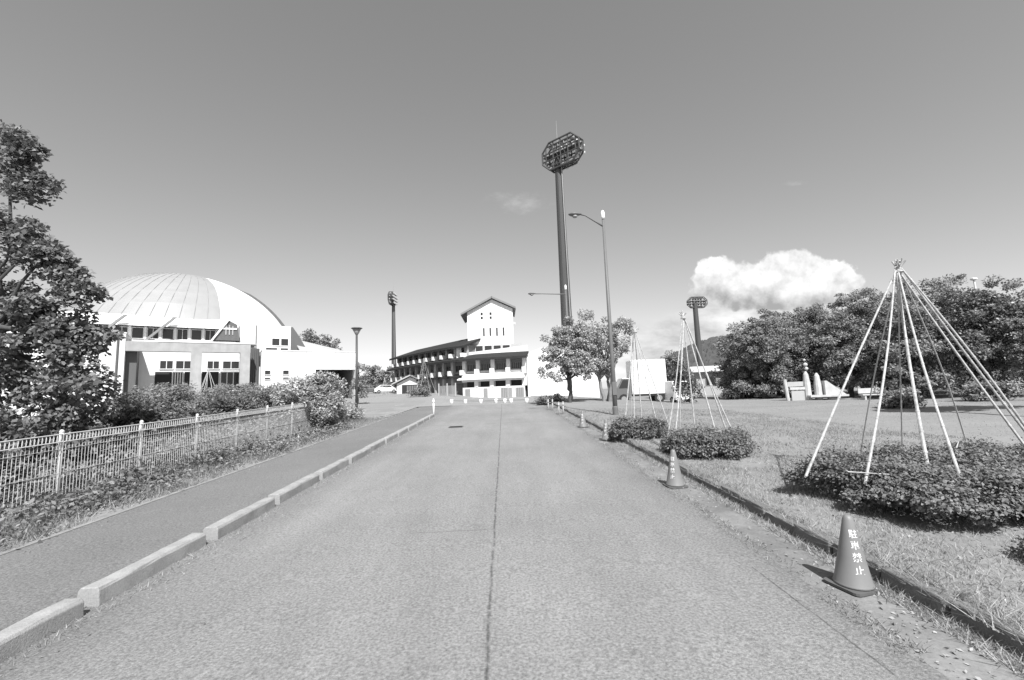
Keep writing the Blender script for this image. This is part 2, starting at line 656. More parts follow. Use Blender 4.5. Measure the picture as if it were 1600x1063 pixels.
# distant wooded hills
def hill(name, cx, cy, rx, ry, h, seed):
    rng = np.random.default_rng(seed)
    n = 120
    ph = rng.uniform(0, 6.28, 8)
    vs, fs = [], []
    for j in range(n):
        for i in range(n):
            u, v = i / (n - 1) * 2 - 1, j / (n - 1) * 2 - 1
            d = math.hypot(u, v)
            z = h * max(0, (1 - d * d)) ** 1.1
            z *= 1 + .12 * math.sin(u * 5 + ph[0]) * math.cos(v * 4 + ph[1])
            z += rng.uniform(-1, 1) * .055 * h * (1 if d < .97 else 0)
            vs.append((cx + rx * u, cy + ry * v, z - 1))
    for j in range(n - 1):
        for i in range(n - 1):
            a = j * n + i
            fs.append((a, a + 1, a + n + 1, a + n))
    me = bpy.data.meshes.new(name)
    me.from_pydata(vs, [], fs)
    o = link_mesh(name, me, MT['hill'])
    o['kind'] = 'structure'
    return o


hill('wooded_hill', 190, 330, 110, 60, 36, 1)
hill('wooded_hill', 330, 380, 150, 90, 60, 2)
hill('wooded_hill', -150, 420, 130, 60, 22, 4)

# ------------------------------------------------------------------ kerb blocks on the left
ORD = ['nearest', 'second', 'third', 'fourth', 'fifth', 'sixth', 'seventh', 'eighth', 'ninth', 'tenth', 'eleventh', 'twelfth', 'thirteenth', 'fourteenth']
starts = [2.72, 4.44, 6.13, 7.78, 9.56, 11.30, 12.96, 14.62, 16.28, 17.94, 19.6, 21.26, 22.92]
rk = random.Random(5)
for i, y in enumerate(starts):
    L = (starts[i + 1] if i + 1 < len(starts) else 24.58) - y - rk.uniform(.13, .20)
    x1 = -3.83 + rk.uniform(-.025, .025)
    x0 = x1 - .22
    tw = rk.uniform(-.012, .012)
    h = .165
    sl = .032
    b = MB()

    def P(x, yy, z):
        return (x + tw * (yy / L), yy, z + sl * yy)
    prof = [(-.11, -.03), (.11, -.03), (.105, h - .03), (.085, h), (-.065, h), (-.09, h - .025)]
    n = len(prof)
    ny = 6
    vs = []
    for k in range(ny + 1):
        for (px, pz) in prof:
            j = rk.uniform(-.006, .006)
            vs.append(P(px + j, L * k / ny, pz + (rk.uniform(-.009, .004) if pz > .1 else 0)))
    fs = []
    for k in range(ny):
        for q in range(n):
            a, c = k * n + q, k * n + (q + 1) % n
            fs.append((a, c, c + n, a + n))
    fs.append(tuple(range(n))[::-1])
    fs.append(tuple(ny * n + q for q in range(n)))
    b.add(vs, fs)
    o = b.build('kerb_block', MT['concrete'], bevel=.008)
    o.location = ((x0 + x1) / 2, y, gz(-3.9, y))
    far = 'farthest' if i == len(starts) - 1 else ORD[i]
    lab = ('nearest concrete kerb block, cut off by the lower left frame corner' if i == 0 else
           'farthest concrete kerb block, beside the thin white post' if i == len(starts) - 1 else
           f'{far} concrete kerb block from the camera between road and pavement')
    tag(o, lab, 'kerb block', 'concrete kerb blocks along the pavement')


# ------------------------------------------------------------------ arena with the shallow dome
AR = empty('domed_arena', (-38, 45, 0), R(34.8), 'white sports arena with a shallow metal dome behind the hedge', 'arena')
LEN = 34.8


def ab(name, m, x0, x1, y0, y1, z0, z1, parent=AR):
    return MB().box(x0, x1, y0, y1, z0, z1).build(name, m, parent)


def awindow(s0, s1, t, z0, z1, nx=1, nz=1, fm=MT['whitemetal'], parent=AR, fw=.08, depth=.12):
    b = MB()
    b.box(s0 - fw, s0, t - depth, t + .02, z0 - fw, z1 + fw).box(s1, s1 + fw, t - depth, t + .02, z0 - fw, z1 + fw)
    b.box(s0, s1, t - depth, t + .02, z0 - fw, z0).box(s0, s1, t - depth, t + .02, z1, z1 + fw)
    for k in range(1, nx):
        c = s0 + (s1 - s0) * k / nx
        b.box(c - fw * .4, c + fw * .4, t - depth + .015, t + .018, z0, z1)
    for k in range(1, nz):
        c = z0 + (z1 - z0) * k / nz
        b.box(s0, s1, t - depth + .02, t + .016, c - fw * .35, c + fw * .35)
    w = b.build('window', fm, parent)
    MB().box(s0, s1, t - .045, t + .01, z0, z1).build('pane', MT['glass'], w)
    return w


# left block with its downpipe
ab('left_block', MT['white'], -9, 0, 0, 6, .5, 9.3)
ab('coping', MT['whitemetal'], -9.1, .06, -.06, 6, 9.3, 9.42)
MB().tube([(-.55, -.1, .6), (-.55, -.1, 9.25)], .09, 8).build('downpipe', MT['greywall'], AR)
# portico: beam, piers, open to the sky
ab('portico_beam', MT['concw'], .02, 10.95, .0, .8, 7.55, 8.55)
ab('beam_coping', MT['white'], 2.6, 11.0, -.05, .85, 8.55, 8.68)
ab('pier', MT['concw'], 5.4, 6.4, .003, .8, .5, 7.55)
ab('pier', MT['concw'], 9.95, 10.93, .003, .8, .5, 7.55)
ab('portico_back_wall', MT['white'], .01, 11.0, 3.4, 4.2, .5, 9.1)
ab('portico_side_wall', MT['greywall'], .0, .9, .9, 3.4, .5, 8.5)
for s0, s1 in ((2.6, 3.9), (4.0, 5.6), (6.9, 8.2), (8.4, 10.2)):
    awindow(s0 + .1, s1 - .1, 3.4, 5.95, 6.8, 2)
for s0, s1 in ((2.3, 3.75), (4.9, 6.0), (6.5, 8.1)):
    ab('doorway', MT['dark'], s0, s1, 3.33, 3.42, 1.4, 5.6)
for s0, s1 in ((3.85, 4.75), (8.3, 10.2)):
    d = MB().box(s0, s1, 3.30, 3.42, 1.4, 5.6).build('door', MT['glass'], AR)
    b = MB()
    n = 4 if s1 - s0 < 1.2 else 3
    for k in range(n + 1):
        c = s0 + (s1 - s0) * k / n
        b.box(c - .045, c + .045, 3.24, 3.33, 1.4, 5.6)
    b.box(s0, s1, 3.25, 3.325, 3.3, 3.4).box(s0, s1, 3.25, 3.325, 5.5, 5.62)
    b.build('door_frame', MT['whitemetal'], d)
# recess right of the portico, its shade painted in as dark grey
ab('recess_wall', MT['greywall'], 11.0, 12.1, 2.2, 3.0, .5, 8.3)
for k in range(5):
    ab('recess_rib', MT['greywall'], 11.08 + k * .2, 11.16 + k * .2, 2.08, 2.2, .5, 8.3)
# upper storey with the strip of windows
ab('upper_wall', MT['greywall'], -9, 9.8, 6, 7, 8.0, 11.2)
for k in range(13):
    s = -8.3 + k * 1.35
    if s > 9:
        break
    awindow(s + .16, s + 1.12, 6, 9.55, 10.75, 2 if k % 2 else 1, fw=.05)
    ab('mullion', MT['white'], s - .16, s + .08, 5.8, 6.0, 9.45, 10.88)
ab('sill_band', MT['white'], 2.0, 9.8, 5.6, 5.99, 9.05, 9.45)
ab('deck', MT['lightgrey'], -9, 11.9, 3.5, 6, 8.9, 9.06)
# white skirt roof below the dome
sk = MB()
n = 14
for k in range(n):
    s0, s1 = -13 + (22.9) * k / n, -13 + 22.9 * (k + 1) / n - .03
    sk.hexa([(s0, 4.9, 10.85), (s1, 4.9, 10.85), (s1, 10.6, 12.75), (s0, 10.6, 12.75),
             (s0, 4.9, 11.02), (s1, 4.9, 11.02), (s1, 10.6, 12.95), (s0, 10.6, 12.95)])
sk.build('skirt_roof', MT['whiteroof'], AR)
for s in (-3.2, 1.1):
    MB().hexa([(s, 4.0, 9.1), (s + .3, 4.0, 9.1), (s + .3, 4.4, 9.1), (s, 4.4, 9.1),
               (s + 2.5, 4.3, 11.9), (s + 2.8, 4.3, 11.9), (s + 2.8, 4.7, 11.9), (s + 2.5, 4.7, 11.9)]).build('raking_strut', MT['midgrey'], AR)
# dark gabled dormer at the right end of the strip
MB().add([(7.4, 5.0, 9.5), (10.2, 5.0, 9.5), (9.9, 5.0, 11.5), (9.0, 5.0, 12.0), (7.4, 6.0, 9.5), (10.2, 6.0, 9.5), (9.9, 6.0, 11.5), (9.0, 6.0, 12.0)],
         [(0, 1, 2, 3), (7, 6, 5, 4), (1, 5, 6, 2), (2, 6, 7, 3), (3, 7, 4, 0), (0, 4, 5, 1)]).build('dormer', MT['greywall'], AR)
MB().hexa([(7.2, 4.8, 9.4), (7.42, 4.8, 9.4), (7.42, 5.1, 9.4), (7.2, 5.1, 9.4), (8.85, 4.8, 12.05), (9.1, 4.8, 12.05), (9.1, 5.1, 12.05), (8.85, 5.1, 12.05)]).build('dormer_edge', MT['white'], AR)
for k in range(3):
    ab('dormer_slat', MT['lightgrey'], 8.7 + k * .35, 8.8 + k * .35, 4.93, 5.0, 10.2, 11.5 - .1 * k)
# upper right block
ab('upper_right_block', MT['white'], 10.3, 16.1, 6.02, 12, 7.9, 11.75)
ab('block_pilaster', MT['midgrey'], 12.0, 12.15, 5.92, 6.02, 7.9, 11.7)
awindow(13.9, 14.75, 6.02, 9.15, 10.05)
awindow(14.95, 15.8, 6.02, 9.15, 10.05)
awindow(13.2, 14.5, 6.02, 8.45, 8.8)
awindow(14.9, 15.8, 6.02, 8.45, 8.8)
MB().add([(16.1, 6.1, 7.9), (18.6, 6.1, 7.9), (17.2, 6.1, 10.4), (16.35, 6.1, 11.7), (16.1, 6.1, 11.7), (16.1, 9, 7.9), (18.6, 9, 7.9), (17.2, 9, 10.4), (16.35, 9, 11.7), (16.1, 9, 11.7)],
         [(0, 1, 2, 3, 4), (9, 8, 7, 6, 5), (1, 6, 7, 2), (2, 7, 8, 3), (3, 8, 9, 4), (0, 4, 9, 5), (0, 5, 6, 1)]).build('buttress', MT['greywall'], AR)  # dark grey stands in for the shade on this face
# low white wing with four small windows and the deep entrance bay
ab('wing_wall', MT['white'], 12.1, 18.0, 0, 1, .5, 7.85)
ab('wing_wall', MT['white'], 18.0, 23.0, .0, 1, 5.62, 7.85)
ab('wing_wall', MT['white'], 22.8, 23.0, .0, 1, .5, 5.62)
ab('wing_flat_roof', MT['lightgrey'], 12.1, 23.0, 1, 8, 7.4, 7.84)
ab('wing_coping', MT['white'], 12.05, 23.05, -.06, 1.05, 7.85, 7.95)
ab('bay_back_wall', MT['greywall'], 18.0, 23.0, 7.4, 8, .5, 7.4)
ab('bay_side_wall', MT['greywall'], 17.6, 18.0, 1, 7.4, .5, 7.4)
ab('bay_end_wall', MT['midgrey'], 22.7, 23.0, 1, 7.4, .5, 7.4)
ab('bay_dark_back', MT['dark'], 18.4, 22.5, 7.2, 7.4, 1.2, 5.4)  # near-black panel puts the shade of the deep bay into colour
ab('wing_joint', MT['lightgrey'], 16.85, 16.93, -.02, 0, 2, 7.8)
for s0, s1 in ((12.45, 13.0), (14.35, 14.95)):
    awindow(s0, s1, 0, 5.05, 5.5, fw=.04)
    awindow(s0, s1, 0, 4.5, 4.68, fw=.04)
MB().hexa([(16.9, 3.5, 8.0), (23.0, 3.5, 7.9), (23.0, 9.0, 9.0), (16.9, 9.0, 10.3), (16.9, 3.5, 8.15), (23.0, 3.5, 8.03), (23.0, 9.0, 9.15), (16.9, 9.0, 10.5)]).build('sloping_roof', MT['lightgrey'], AR)
# the dome itself
DC, DR, DZ, DH = (4.0, 24.0), 14.9, 11.5, 9.8
RS = (DR * DR + DH * DH) / (2 * DH)


def dome_pt(az, rr, lift=0.0):
    """az from the front (-t) turning right; rr 0..1 of the base radius"""
    r = DR * rr
    z = DZ + DH - RS + math.sqrt(max(0, RS * RS - r * r))
    k = (RS + lift) / RS
    cz = DZ + DH - RS
    return (DC[0] + r * math.sin(az) * k, DC[1] - r * math.cos(az) * k, cz + (z - cz) * k)


b = MB()
na, nr = 96, 22
vs = [dome_pt(2 * math.pi * i / na, j / nr) for j in range(1, nr + 1) for i in range(na)] + [dome_pt(0, 0)]
fs = [(j * na + i, j * na + (i + 1) % na, (j + 1) * na + (i + 1) % na, (j + 1) * na + i) for j in range(nr - 1) for i in range(na)]
fs = [f[::-1] for f in fs] + [(i, (i + 1) % na, len(vs) - 1) for i in range(na)]
b.add(vs, fs)
b.build('dome_shell', MT['whiteroof'], AR, smooth=True)
b = MB()
vs = [(DC[0] + DR * .985 * math.sin(2 * math.pi * i / na), DC[1] - DR * .985 * math.cos(2 * math.pi * i / na), z) for z in (8.2, DZ + .05) for i in range(na)]
b.add(vs, [(i, (i + 1) % na, na + (i + 1) % na, na + i) for i in range(na)])
b.build('drum_wall', MT['midgrey'], AR, smooth=True)
b = MB()
vs = [(DC[0] + q * math.sin(2 * math.pi * i / na), DC[1] - q * math.cos(2 * math.pi * i / na), z) for q, z in ((DR - .3, DZ - .28), (DR + .7, DZ - .28), (DR + .7, DZ - .02), (DR - .3, DZ + .22)) for i in range(na)]
b.add(vs, [(k * na + i, k * na + (i + 1) % na, (k + 1) * na + (i + 1) % na, (k + 1) * na + i) for k in range(3) for i in range(na)])
b.build('dome_eave', MT['white'], AR)
# grey metal gores on the front of the dome, each a panel with a raised seam
A0, A1, NG = -100, 17, 20
for k in range(NG):
    a0, a1 = R(A0 + (A1 - A0) * k / NG + .03), R(A0 + (A1 - A0) * (k + 1) / NG - .03)
    b = MB()
    rt = .34
    for q in range(7):
        for (az) in (a0, (a0 + a1) / 2, a1):
            rr = rt + (.985 - rt) * q / 6
            # the right-hand edge of the field curves in towards the crown
            az2 = az + R(8) * (1 - rr) * 2.0
            b.v.append(dome_pt(az2, rr, .09))
    for q in range(6):
        for i in range(2):
            a = q * 3 + i
            b.f.append((a, a + 3, a + 4, a + 1))
    b.build('roof_panel', MT['metalroof'], AR)
b = MB()
for k in range(NG + 1):
    az = R(A0 + (A1 - A0) * k / NG)
    pts = [dome_pt(az + R(8) * (1 - rr) * 2.0, rr, .11) for rr in [.34 + .645 * q / 8 for q in range(9)]]
    b.tube(pts, .02, 4)
b.build('roof_seams', MT['metalroof'], AR)
# raised arch rib down the right flank
b = MB()
NQ = 14
for q in range(NQ + 1):
    rr = .40 + .64 * q / NQ
    az = R(83)
    for daz, lift in ((-.06, .05), (-.06, .42), (.05, .42), (.05, .05)):
        b.v.append(dome_pt(az + daz, min(rr, 1.0), lift * (min(1, q / 4)) + .02))
for q in range(NQ):
    for i in range(4):
        a, c = q * 4 + i, q * 4 + (i + 1) % 4
        b.f.append((a, a + 4, c + 4, c))
b.build('arch_rib', MT['greywall'], AR)

# ------------------------------------------------------------------ stadium grandstand
ST = empty('grandstand', (-2, 63, 0), 0, 'white baseball grandstand with dark tiled eaves and a gabled tower', 'stadium')
ctrl = [(5.4, 60.6), (3.0, 61.0), (-1.6, 62.1), (-6.1, 64.2), (-9.6, 67.8), (-12.8, 72.0), (-16.2, 76.6), (-19.4, 81.0), (-22.4, 85.2)]


def catmull(P, n):
    out = []
    for i in range(1, len(P) - 2):
        p0, p1, p2, p3 = [np.array(P[j], float) for j in (i - 1, i, i + 1, i + 2)]
        for k in range(n):
            t = k / n
            out.append(.5 * (2 * p1 + (p2 - p0) * t + (2 * p0 - 5 * p1 + 4 * p2 - p3) * t * t + (3 * p1 - p0 - 3 * p2 + p3) * t ** 3))
    out.append(np.array(P[-2], float))
    return np.array(out)


cv_ = catmull(ctrl, 24)
dd = np.concatenate([[0], np.cumsum(np.linalg.norm(np.diff(cv_, axis=0), axis=1))])
NB = 14
sb = np.linspace(0, dd[-1], NB + 1)
bay = np.stack([np.interp(sb, dd, cv_[:, 0]), np.interp(sb, dd, cv_[:, 1])], 1)
tan = np.gradient(bay, axis=0)
tan /= np.linalg.norm(tan, axis=1)[:, None]
outn = np.stack([-tan[:, 1], tan[:, 0]], 1)
if outn[5] @ np.array([-1, -1]) < 0:
    outn = -outn


def strip(name, prof, i0, i1, m, ext0=0.0, ext1=0.0, sub=False):
    """closed cross-section prof = [(out, z), ...] swept along the bays i0..i1"""
    b = MB()
    n = len(prof)
    ii = list(range(i0, i1 + 1))
    for c, i in enumerate(ii):
        p = bay[i].copy()
        if c == 0:
            p = p - tan[i] * ext0
        if c == len(ii) - 1:
            p = p + tan[i] * ext1
        for (o, z) in prof:
            q = p + outn[i] * o
            b.v.append((q[0], q[1], z))
    for c in range(len(ii) - 1):
        for k in range(n):
            a, d = c * n + k, c * n + (k + 1) % n
            b.f.append((a, d, d + n, a + n))
    b.f.append(tuple(range(n)))
    b.f.append(tuple((len(ii) - 1) * n + k for k in reversed(range(n))))
    return b.build(name, m, ST, local=False)


def facade_box(name, m, i, f0, f1, o0, o1, z0, z1, parent=ST):
    p0, p1 = bay[i], bay[i + 1]
    a = p0 + (p1 - p0) * f0
    c = p0 + (p1 - p0) * f1
    n = outn[i] + outn[i + 1]
    n = n / np.linalg.norm(n)
    q = [a + n * o1, c + n * o1, c + n * o0, a + n * o0]
    vs = [(k[0], k[1], z0) for k in q] + [(k[0], k[1], z1) for k in q]
    return MB().hexa(vs).build(name, m, parent, local=False)


def facade_window(i, f0, f1, z0, z1, o=0.0, parts=3):
    w = None
    p0, p1 = bay[i], bay[i + 1]
    n = outn[i] + outn[i + 1]
    n = n / np.linalg.norm(n)
    b = MB()

    def bx(fa, fb, oa, ob, za, zb):
        a = p0 + (p1 - p0) * fa
        c = p0 + (p1 - p0) * fb
        q = [a + n * ob, c + n * ob, c + n * oa, a + n * oa]
        b.hexa([(k[0], k[1], za) for k in q] + [(k[0], k[1], zb) for k in q])
    e = .035
    bx(f0 - e, f0, o, o + .1, z0 - .06, z1 + .06)
    bx(f1, f1 + e, o, o + .1, z0 - .06, z1 + .06)
    bx(f0, f1, o, o + .1, z0 - .06, z0)
    bx(f0, f1, o, o + .1, z1, z1 + .06)
    for k in range(1, parts):
        f = f0 + (f1 - f0) * k / parts
        bx(f - .012, f + .012, o, o + .08, z0, z1)
    w = b.build('window', MT['midgrey'], ST, local=False)
    facade_box('pane', MT['glass'], i, f0, f1, o - .02, o + .03, z0, z1, w)


# body and floor bands
strip('stand_body', [(-9, .6), (0, .6), (0, 7.2), (-9, 7.2)], 0, NB, MT['midgrey'])
strip('upper_storey', [(-9, 7.2), (-.6, 7.2), (-.6, 9.0), (-9, 9.0)], 4, NB, MT['midgrey'])
strip('lower_roof', [(-.9, 7.55), (-.9, 7.35), (1.5, 6.45), (1.5, 6.75)], 0, NB, MT['tile'], .5, .8)
strip('upper_roof', [(-4.5, 10.6), (-4.5, 10.3), (1.0, 8.45), (1.0, 8.75)], 4, NB, MT['tile'], .6, 1.0)
strip('lower_eave', [(-.2, 4.75), (-.2, 4.45), (1.0, 4.2), (1.0, 4.45)], 4, NB, MT['tile'], .0, .3)
strip('floor_band', [(.0, 4.76), (.35, 4.76), (.35, 5.0), (.0, 5.0)], 4, NB, MT['midgrey'])
strip('white_floor_band', [(.0, 3.55), (.9, 3.55), (.9, 4.45), (.0, 4.75)], 0, 4, MT['white'])
strip('white_canopy', [(.9, 3.9), (1.5, 3.8), (1.5, 3.95), (.9, 4.15)], 0, 4, MT['white'], .1, .4)
for i in range(NB + 1):
    wid = .26
    p, t_, n_ = bay[i], tan[i], outn[i]

    def colbox(name, o0, o1, z0, z1, m, hw=wid):
        q = [p - t_ * hw + n_ * o1, p + t_ * hw + n_ * o1, p + t_ * hw + n_ * o0, p - t_ * hw + n_ * o0]
        return MB().hexa([(k[0], k[1], z0) for k in q] + [(k[0], k[1], z1) for k in q]).build(name, m, ST, local=False)
    colbox('column', 0.005, .42, 1.0 if i > 4 else 3.5, 6.9, MT['lightgrey'] if i > 4 else MT['white'])
    if i >= 4:
        colbox('column', -.59, -.2, 7.3, 8.9, MT['lightgrey'])
        colbox('bracket', .43, 1.15, 4.55, 5.25, MT['white'], .2)
        colbox('bracket', -.15, .9, 7.15, 7.75, MT['white'], .2)
    else:
        colbox('bracket', .43, .9, 4.4, 5.3, MT['white'], .3)
for i in range(NB):
    facade_window(i, .2, .8, 5.15, 6.0, .02, 5 if i < 4 else 3)
    if i >= 4:
        facade_window(i, .2, .8, 7.45, 8.3, -.58, 2)
        facade_box('shopfront', MT['greywall'], i, .2, .8, .0, .03, 1.3, 3.4)
    else:
        facade_box('spandrel', MT['lightgrey'], i, .14, .86, .01, .3, 4.76, 5.05)
# ground floor at the right end: white piers and grey shutters
for i in range(4):
    facade_box('white_panel', MT['white'], i, .0, 1.0, .02, .82, .8, 2.75)
    facade_box('clerestory', MT['dark'], i, .12, .88, .02, .05, 2.75, 3.55)
    facade_box('white_pier', MT['white'], i, -.12, .14, .06, .86, 2.75, 3.55)
for (i, f0, f1, z1) in ((0, .05, .55, 2.5), (0, .78, .99, 2.5), (1, .02, .45, 2.55), (2, .3, .55, 2.55), (3, .45, .8, 2.55)):
    sh = facade_box('shutter', MT['midgrey'], i, f0, f1, .82, .9, .9, z1)
    for k in range(4):
        a = f0 + (f1 - f0) * (k + .5) / 4
        facade_box('shutter_rib', MT['lightgrey'], i, a - .012, a + .012, .9, .93, .95, z1 - .05, sh)


def sb_(name, m, x0, x1, y0, y1, z0, z1, parent=ST):
    return MB().box(x0, x1, y0, y1, z0, z1).build(name, m, parent, local=False)


# white end wall, stepped parapets and the band of windows beneath the tower
MB().add([(3.3, 60.6, .3), (13.5, 62.6, .3), (13.5, 62.6, 7.5), (5.5, 61.05, 7.9), (3.9, 60.75, 7.3), (3.3, 60.6, 6.4),
          (3.3, 66, .3), (13.5, 66, .3), (13.5, 66, 7.5), (5.5, 66, 7.9), (3.9, 66, 7.3), (3.3, 66, 6.4)],
         [(0, 1, 2, 3, 4, 5), (11, 10, 9, 8, 7, 6), (0, 6, 7, 1), (1, 7, 8, 2), (2, 8, 9, 3), (3, 9, 10, 4), (4, 10, 11, 5), (5, 11, 6, 0)]).build('end_wall', MT['white'], ST, local=False)
MB().hexa([(-6.6, 64.6, 7.2), (3.6, 62.4, 7.2), (3.6, 63.0, 7.2), (-6.6, 65.2, 7.2), (-6.6, 64.6, 7.75), (3.6, 62.4, 8.45), (3.6, 63.0, 8.45), (-6.6, 65.2, 7.75)]).build('white_parapet', MT['white'], ST, local=False)
sb_('tower_podium', MT['lightgrey'], -5.6, 3.0, 66.0, 74, 6.9, 9.2)
for k in range(5):
    x = -5.4 + k * 1.35
    w = sb_('window', MT['whitemetal'], x, x + 1.2, 65.85, 66.0, 7.55, 9.0)
    sb_('pane', MT['glass'], x + .07, x + 1.13, 65.8, 65.86, 7.62, 8.93, w)
sb_('white_pillar', MT['white'], -6.7, -6.0, 64.2, 65.4, 6.9, 8.9)
# tower
tx0, tx1, ty0, ty1, te = -5.15, 1.75, 66.2, 73.0, 14.3
ridge = -1.35
TW = MB()
TW.add([(tx0, ty0, 8.9), (tx1, ty0, 8.9), (tx1, ty0, te + .25), (ridge, ty0, 16.05), (tx0, ty0, te - .1),
        (tx0, ty1, 8.9), (tx1, ty1, 8.9), (tx1, ty1, te + .25), (ridge, ty1, 16.05), (tx0, ty1, te - .1)],
       [(0, 1, 2, 3, 4), (9, 8, 7, 6, 5), (1, 6, 7, 2), (2, 7, 8, 3), (3, 8, 9, 4), (4, 9, 5, 0), (0, 5, 6, 1)])
TW.build('tower_wall', MT['white'], ST, local=False)
for (xa, za, xb, zb) in ((tx0 - .95, te - .62, ridge + .02, 16.18), (ridge - .02, 16.18, tx1 + .5, te + .12)):
    MB().hexa([(xa, ty0 - .55, za), (xb, ty0 - .55, zb), (xb, ty1 + .6, zb), (xa, ty1 + .6, za),
               (xa, ty0 - .55, za + .28), (xb, ty0 - .55, zb + .28), (xb, ty1 + .6, zb + .28), (xa, ty1 + .6, za + .28)]).build('tower_roof', MT['midgrey'], ST, local=False)
for x in (-2.95, -1.6):
    for z0, z1 in ((13.65, 14.05), (13.05, 13.42)):
        sb_('tower_vent', MT['dark'], x - .16, x + .16, ty0 - .03, ty0 + .1, z0, z1)
for x in (-2.7, -1.72, -.72, .28):
    w = sb_('slit_window', MT['lightgrey'], x - .15, x + .15, ty0 - .04, ty0 + .1, 10.4, 11.7)
    sb_('pane', MT['glass'], x - .1, x + .1, ty0 - .06, ty0 - .035, 10.45, 11.65, w)
sb_('tower_lamp', MT['whitemetal'], tx1, tx1 + .35, ty0 + .5, ty0 + .9, 12.2, 12.5)

# ------------------------------------------------------------------ gatehouse
gh = empty('gatehouse', (-15.3, 72, 2.2), R(8), 'small white gabled gatehouse with dark doors left of the grandstand', 'gatehouse')
MB().add([(-1.9, 0, -.6), (1.9, 0, -.6), (1.9, 0, 2.0), (.2, 0, 2.75), (-1.9, 0, 1.7), (-1.9, 3, -.6), (1.9, 3, -.6), (1.9, 3, 2.0), (.2, 3, 2.75), (-1.9, 3, 1.7)],
         [(0, 1, 2, 3, 4), (9, 8, 7, 6, 5), (1, 6, 7, 2), (2, 7, 8, 3), (3, 8, 9, 4), (4, 9, 5, 0)]).build('wall', MT['white'], gh)
MB().hexa([(-2.7, -.6, 1.55), (.22, -.6, 2.9), (.22, 3.3, 2.9), (-2.7, 3.3, 1.55), (-2.7, -.6, 1.75), (.22, -.6, 3.12), (.22, 3.3, 3.12), (-2.7, 3.3, 1.75)]).build('roof', MT['lightgrey'], gh)
MB().hexa([(.2, -.6, 2.9), (2.6, -.6, 1.75), (2.6, 3.3, 1.75), (.2, 3.3, 2.9), (.2, -.6, 3.12), (2.6, -.6, 1.97), (2.6, 3.3, 1.97), (.2, 3.3, 3.12)]).build('roof', MT['midgrey'], gh)
MB().box(-1.1, 1.3, -.06, 0.05, -.4, 1.5).build('doorway', MT['dark'], gh)
for k in range(6):
    MB().box(-.3 + k * .27, -.3 + k * .27 + .13, -.12, -.062, -.4, 1.35).build('door_slat', MT['midgrey'], gh)


# ------------------------------------------------------------------ floodlight masts
def mast(loc, H, yaw, label, r0=.96, r1=.56, W=6.8, HH=4.5, rows=4, cols=7, back_boxes=True, hood='whitemetal'):
    e = empty('floodlight_mast', loc, 0, label, 'floodlight mast', 'floodlight masts round the stadium')
    MB().tube([(0, 0, -1), (0, 0, H * .45), (0, 0, H - HH * .55)], [r0, (r0 + r1) / 2, r1], 16).build('mast_pole', MT['steel'], e, smooth=False)
    MB().tube([(.45, -1.1, 1), (.35, -.75, H - HH)], .09, 6).build('ladder_rail', MT['galv'], e)
    MB().tube([(0, 0, H - .5), (0, 0, H + 3.6)], [.05, .015], 6).build('lightning_rod', MT['galv'], e)
    c, s = math.cos(yaw), math.sin(yaw)

    def F(u, w, z, sh=-.95):
        u = u + sh
        return (u * c - w * s, u * s + w * c, z)

    def F0(u, w, z):          # u along the frame, w towards the lamps' back
        return (u * c - w * s, u * s + w * c, z)
    zc = H - HH * .5
    fr = MB()
    cut = HH * .3
    ring = [(-W / 2 + cut, HH / 2), (W / 2 - cut, HH / 2), (W / 2, HH / 2 - cut), (W / 2, -HH / 2 + cut), (W / 2 - cut, -HH / 2), (-W / 2 + cut, -HH / 2), (-W / 2, -HH / 2 + cut), (-W / 2, HH / 2 - cut)]
    for w in (-.35, .75):
        for k in range(8):
            a, d = ring[k], ring[(k + 1) % 8]
            fr.tube([F(a[0], w, zc + a[1]), F(d[0], w, zc + d[1])], .14, 5)
    for k in range(8):
        a = ring[k]
        fr.tube([F(a[0], -.35, zc + a[1]), F(a[0], .75, zc + a[1])], .10, 5)
    zr = [zc + HH * (.5 - (q + .5) / rows) for q in range(rows)]
    for z in zr:
        hw = W / 2 - (cut * .6 if z in (zr[0], zr[-1]) else .05)
        for w in (-.3, .7):
            fr.tube([F(-hw, w, z), F(hw, w, z)], .11, 5)
    for k in range(5):
        u = -W / 2 + W * (k + .5) / 5
        hv = HH / 2 - max(0, abs(u) - (W / 2 - cut))
        fr.tube([F(u, -.3, zc - hv), F(u, -.3, zc + hv)], .10, 5)
        fr.tube([F(u, .7, zc - hv), F(u, .7, zc + hv)], .10, 5)
        if 0 < k < 3:
            fr.tube([F(u, .7, zc - HH / 2), F(u + W / 5, .7, zc + HH / 2)], .07, 4)
    fr.build('lamp_frame', MT['steel'], e)
    for z in zr[1::2]:
        b = MB()
        k0 = len(b.v)
        cw = W / 2 - (cut if z == zr[-1] else .1)
        q = [F(-cw, -.2, z - .45), F(cw, -.2, z - .45), F(cw, .75, z - .45), F(-cw, .75, z - .45)]
        b.hexa(q + [(p[0], p[1], p[2] + .05) for p in q])
        b.build('catwalk', MT['steel'], e)
    for z in zr:
        n = cols if z not in (zr[0], zr[-1]) else cols - 2
        for k in range(n):
            u = -W / 2 + .5 + (W - 1.0) * (k + .5 * (cols - n)) / (cols - 1)
            b = MB()
            b.tube([F(u, -.42, z), F(u, -.85, z - .06), F(u, -1.15, z - .12)], [.14, .33, .40], 10)
            l = b.build('floodlight', MT[hood], e, smooth=True)
            MB().tube([F(u, -1.155, z - .12), F(u, -1.185, z - .125)], .37, 10).build('lamp_lens', MT['lampglass'], l)
            if back_boxes and k % 2 == 0:
                q0 = [F(u - .38, .1, z - .16), F(u + .38, .1, z - .16), F(u + .38, .45, z - .16), F(u - .38, .45, z - .16)]
                MB().hexa(q0 + [(p[0], p[1], p[2] + .34) for p in q0]).build('ballast_box', MT['lightgrey'], e)
    return e


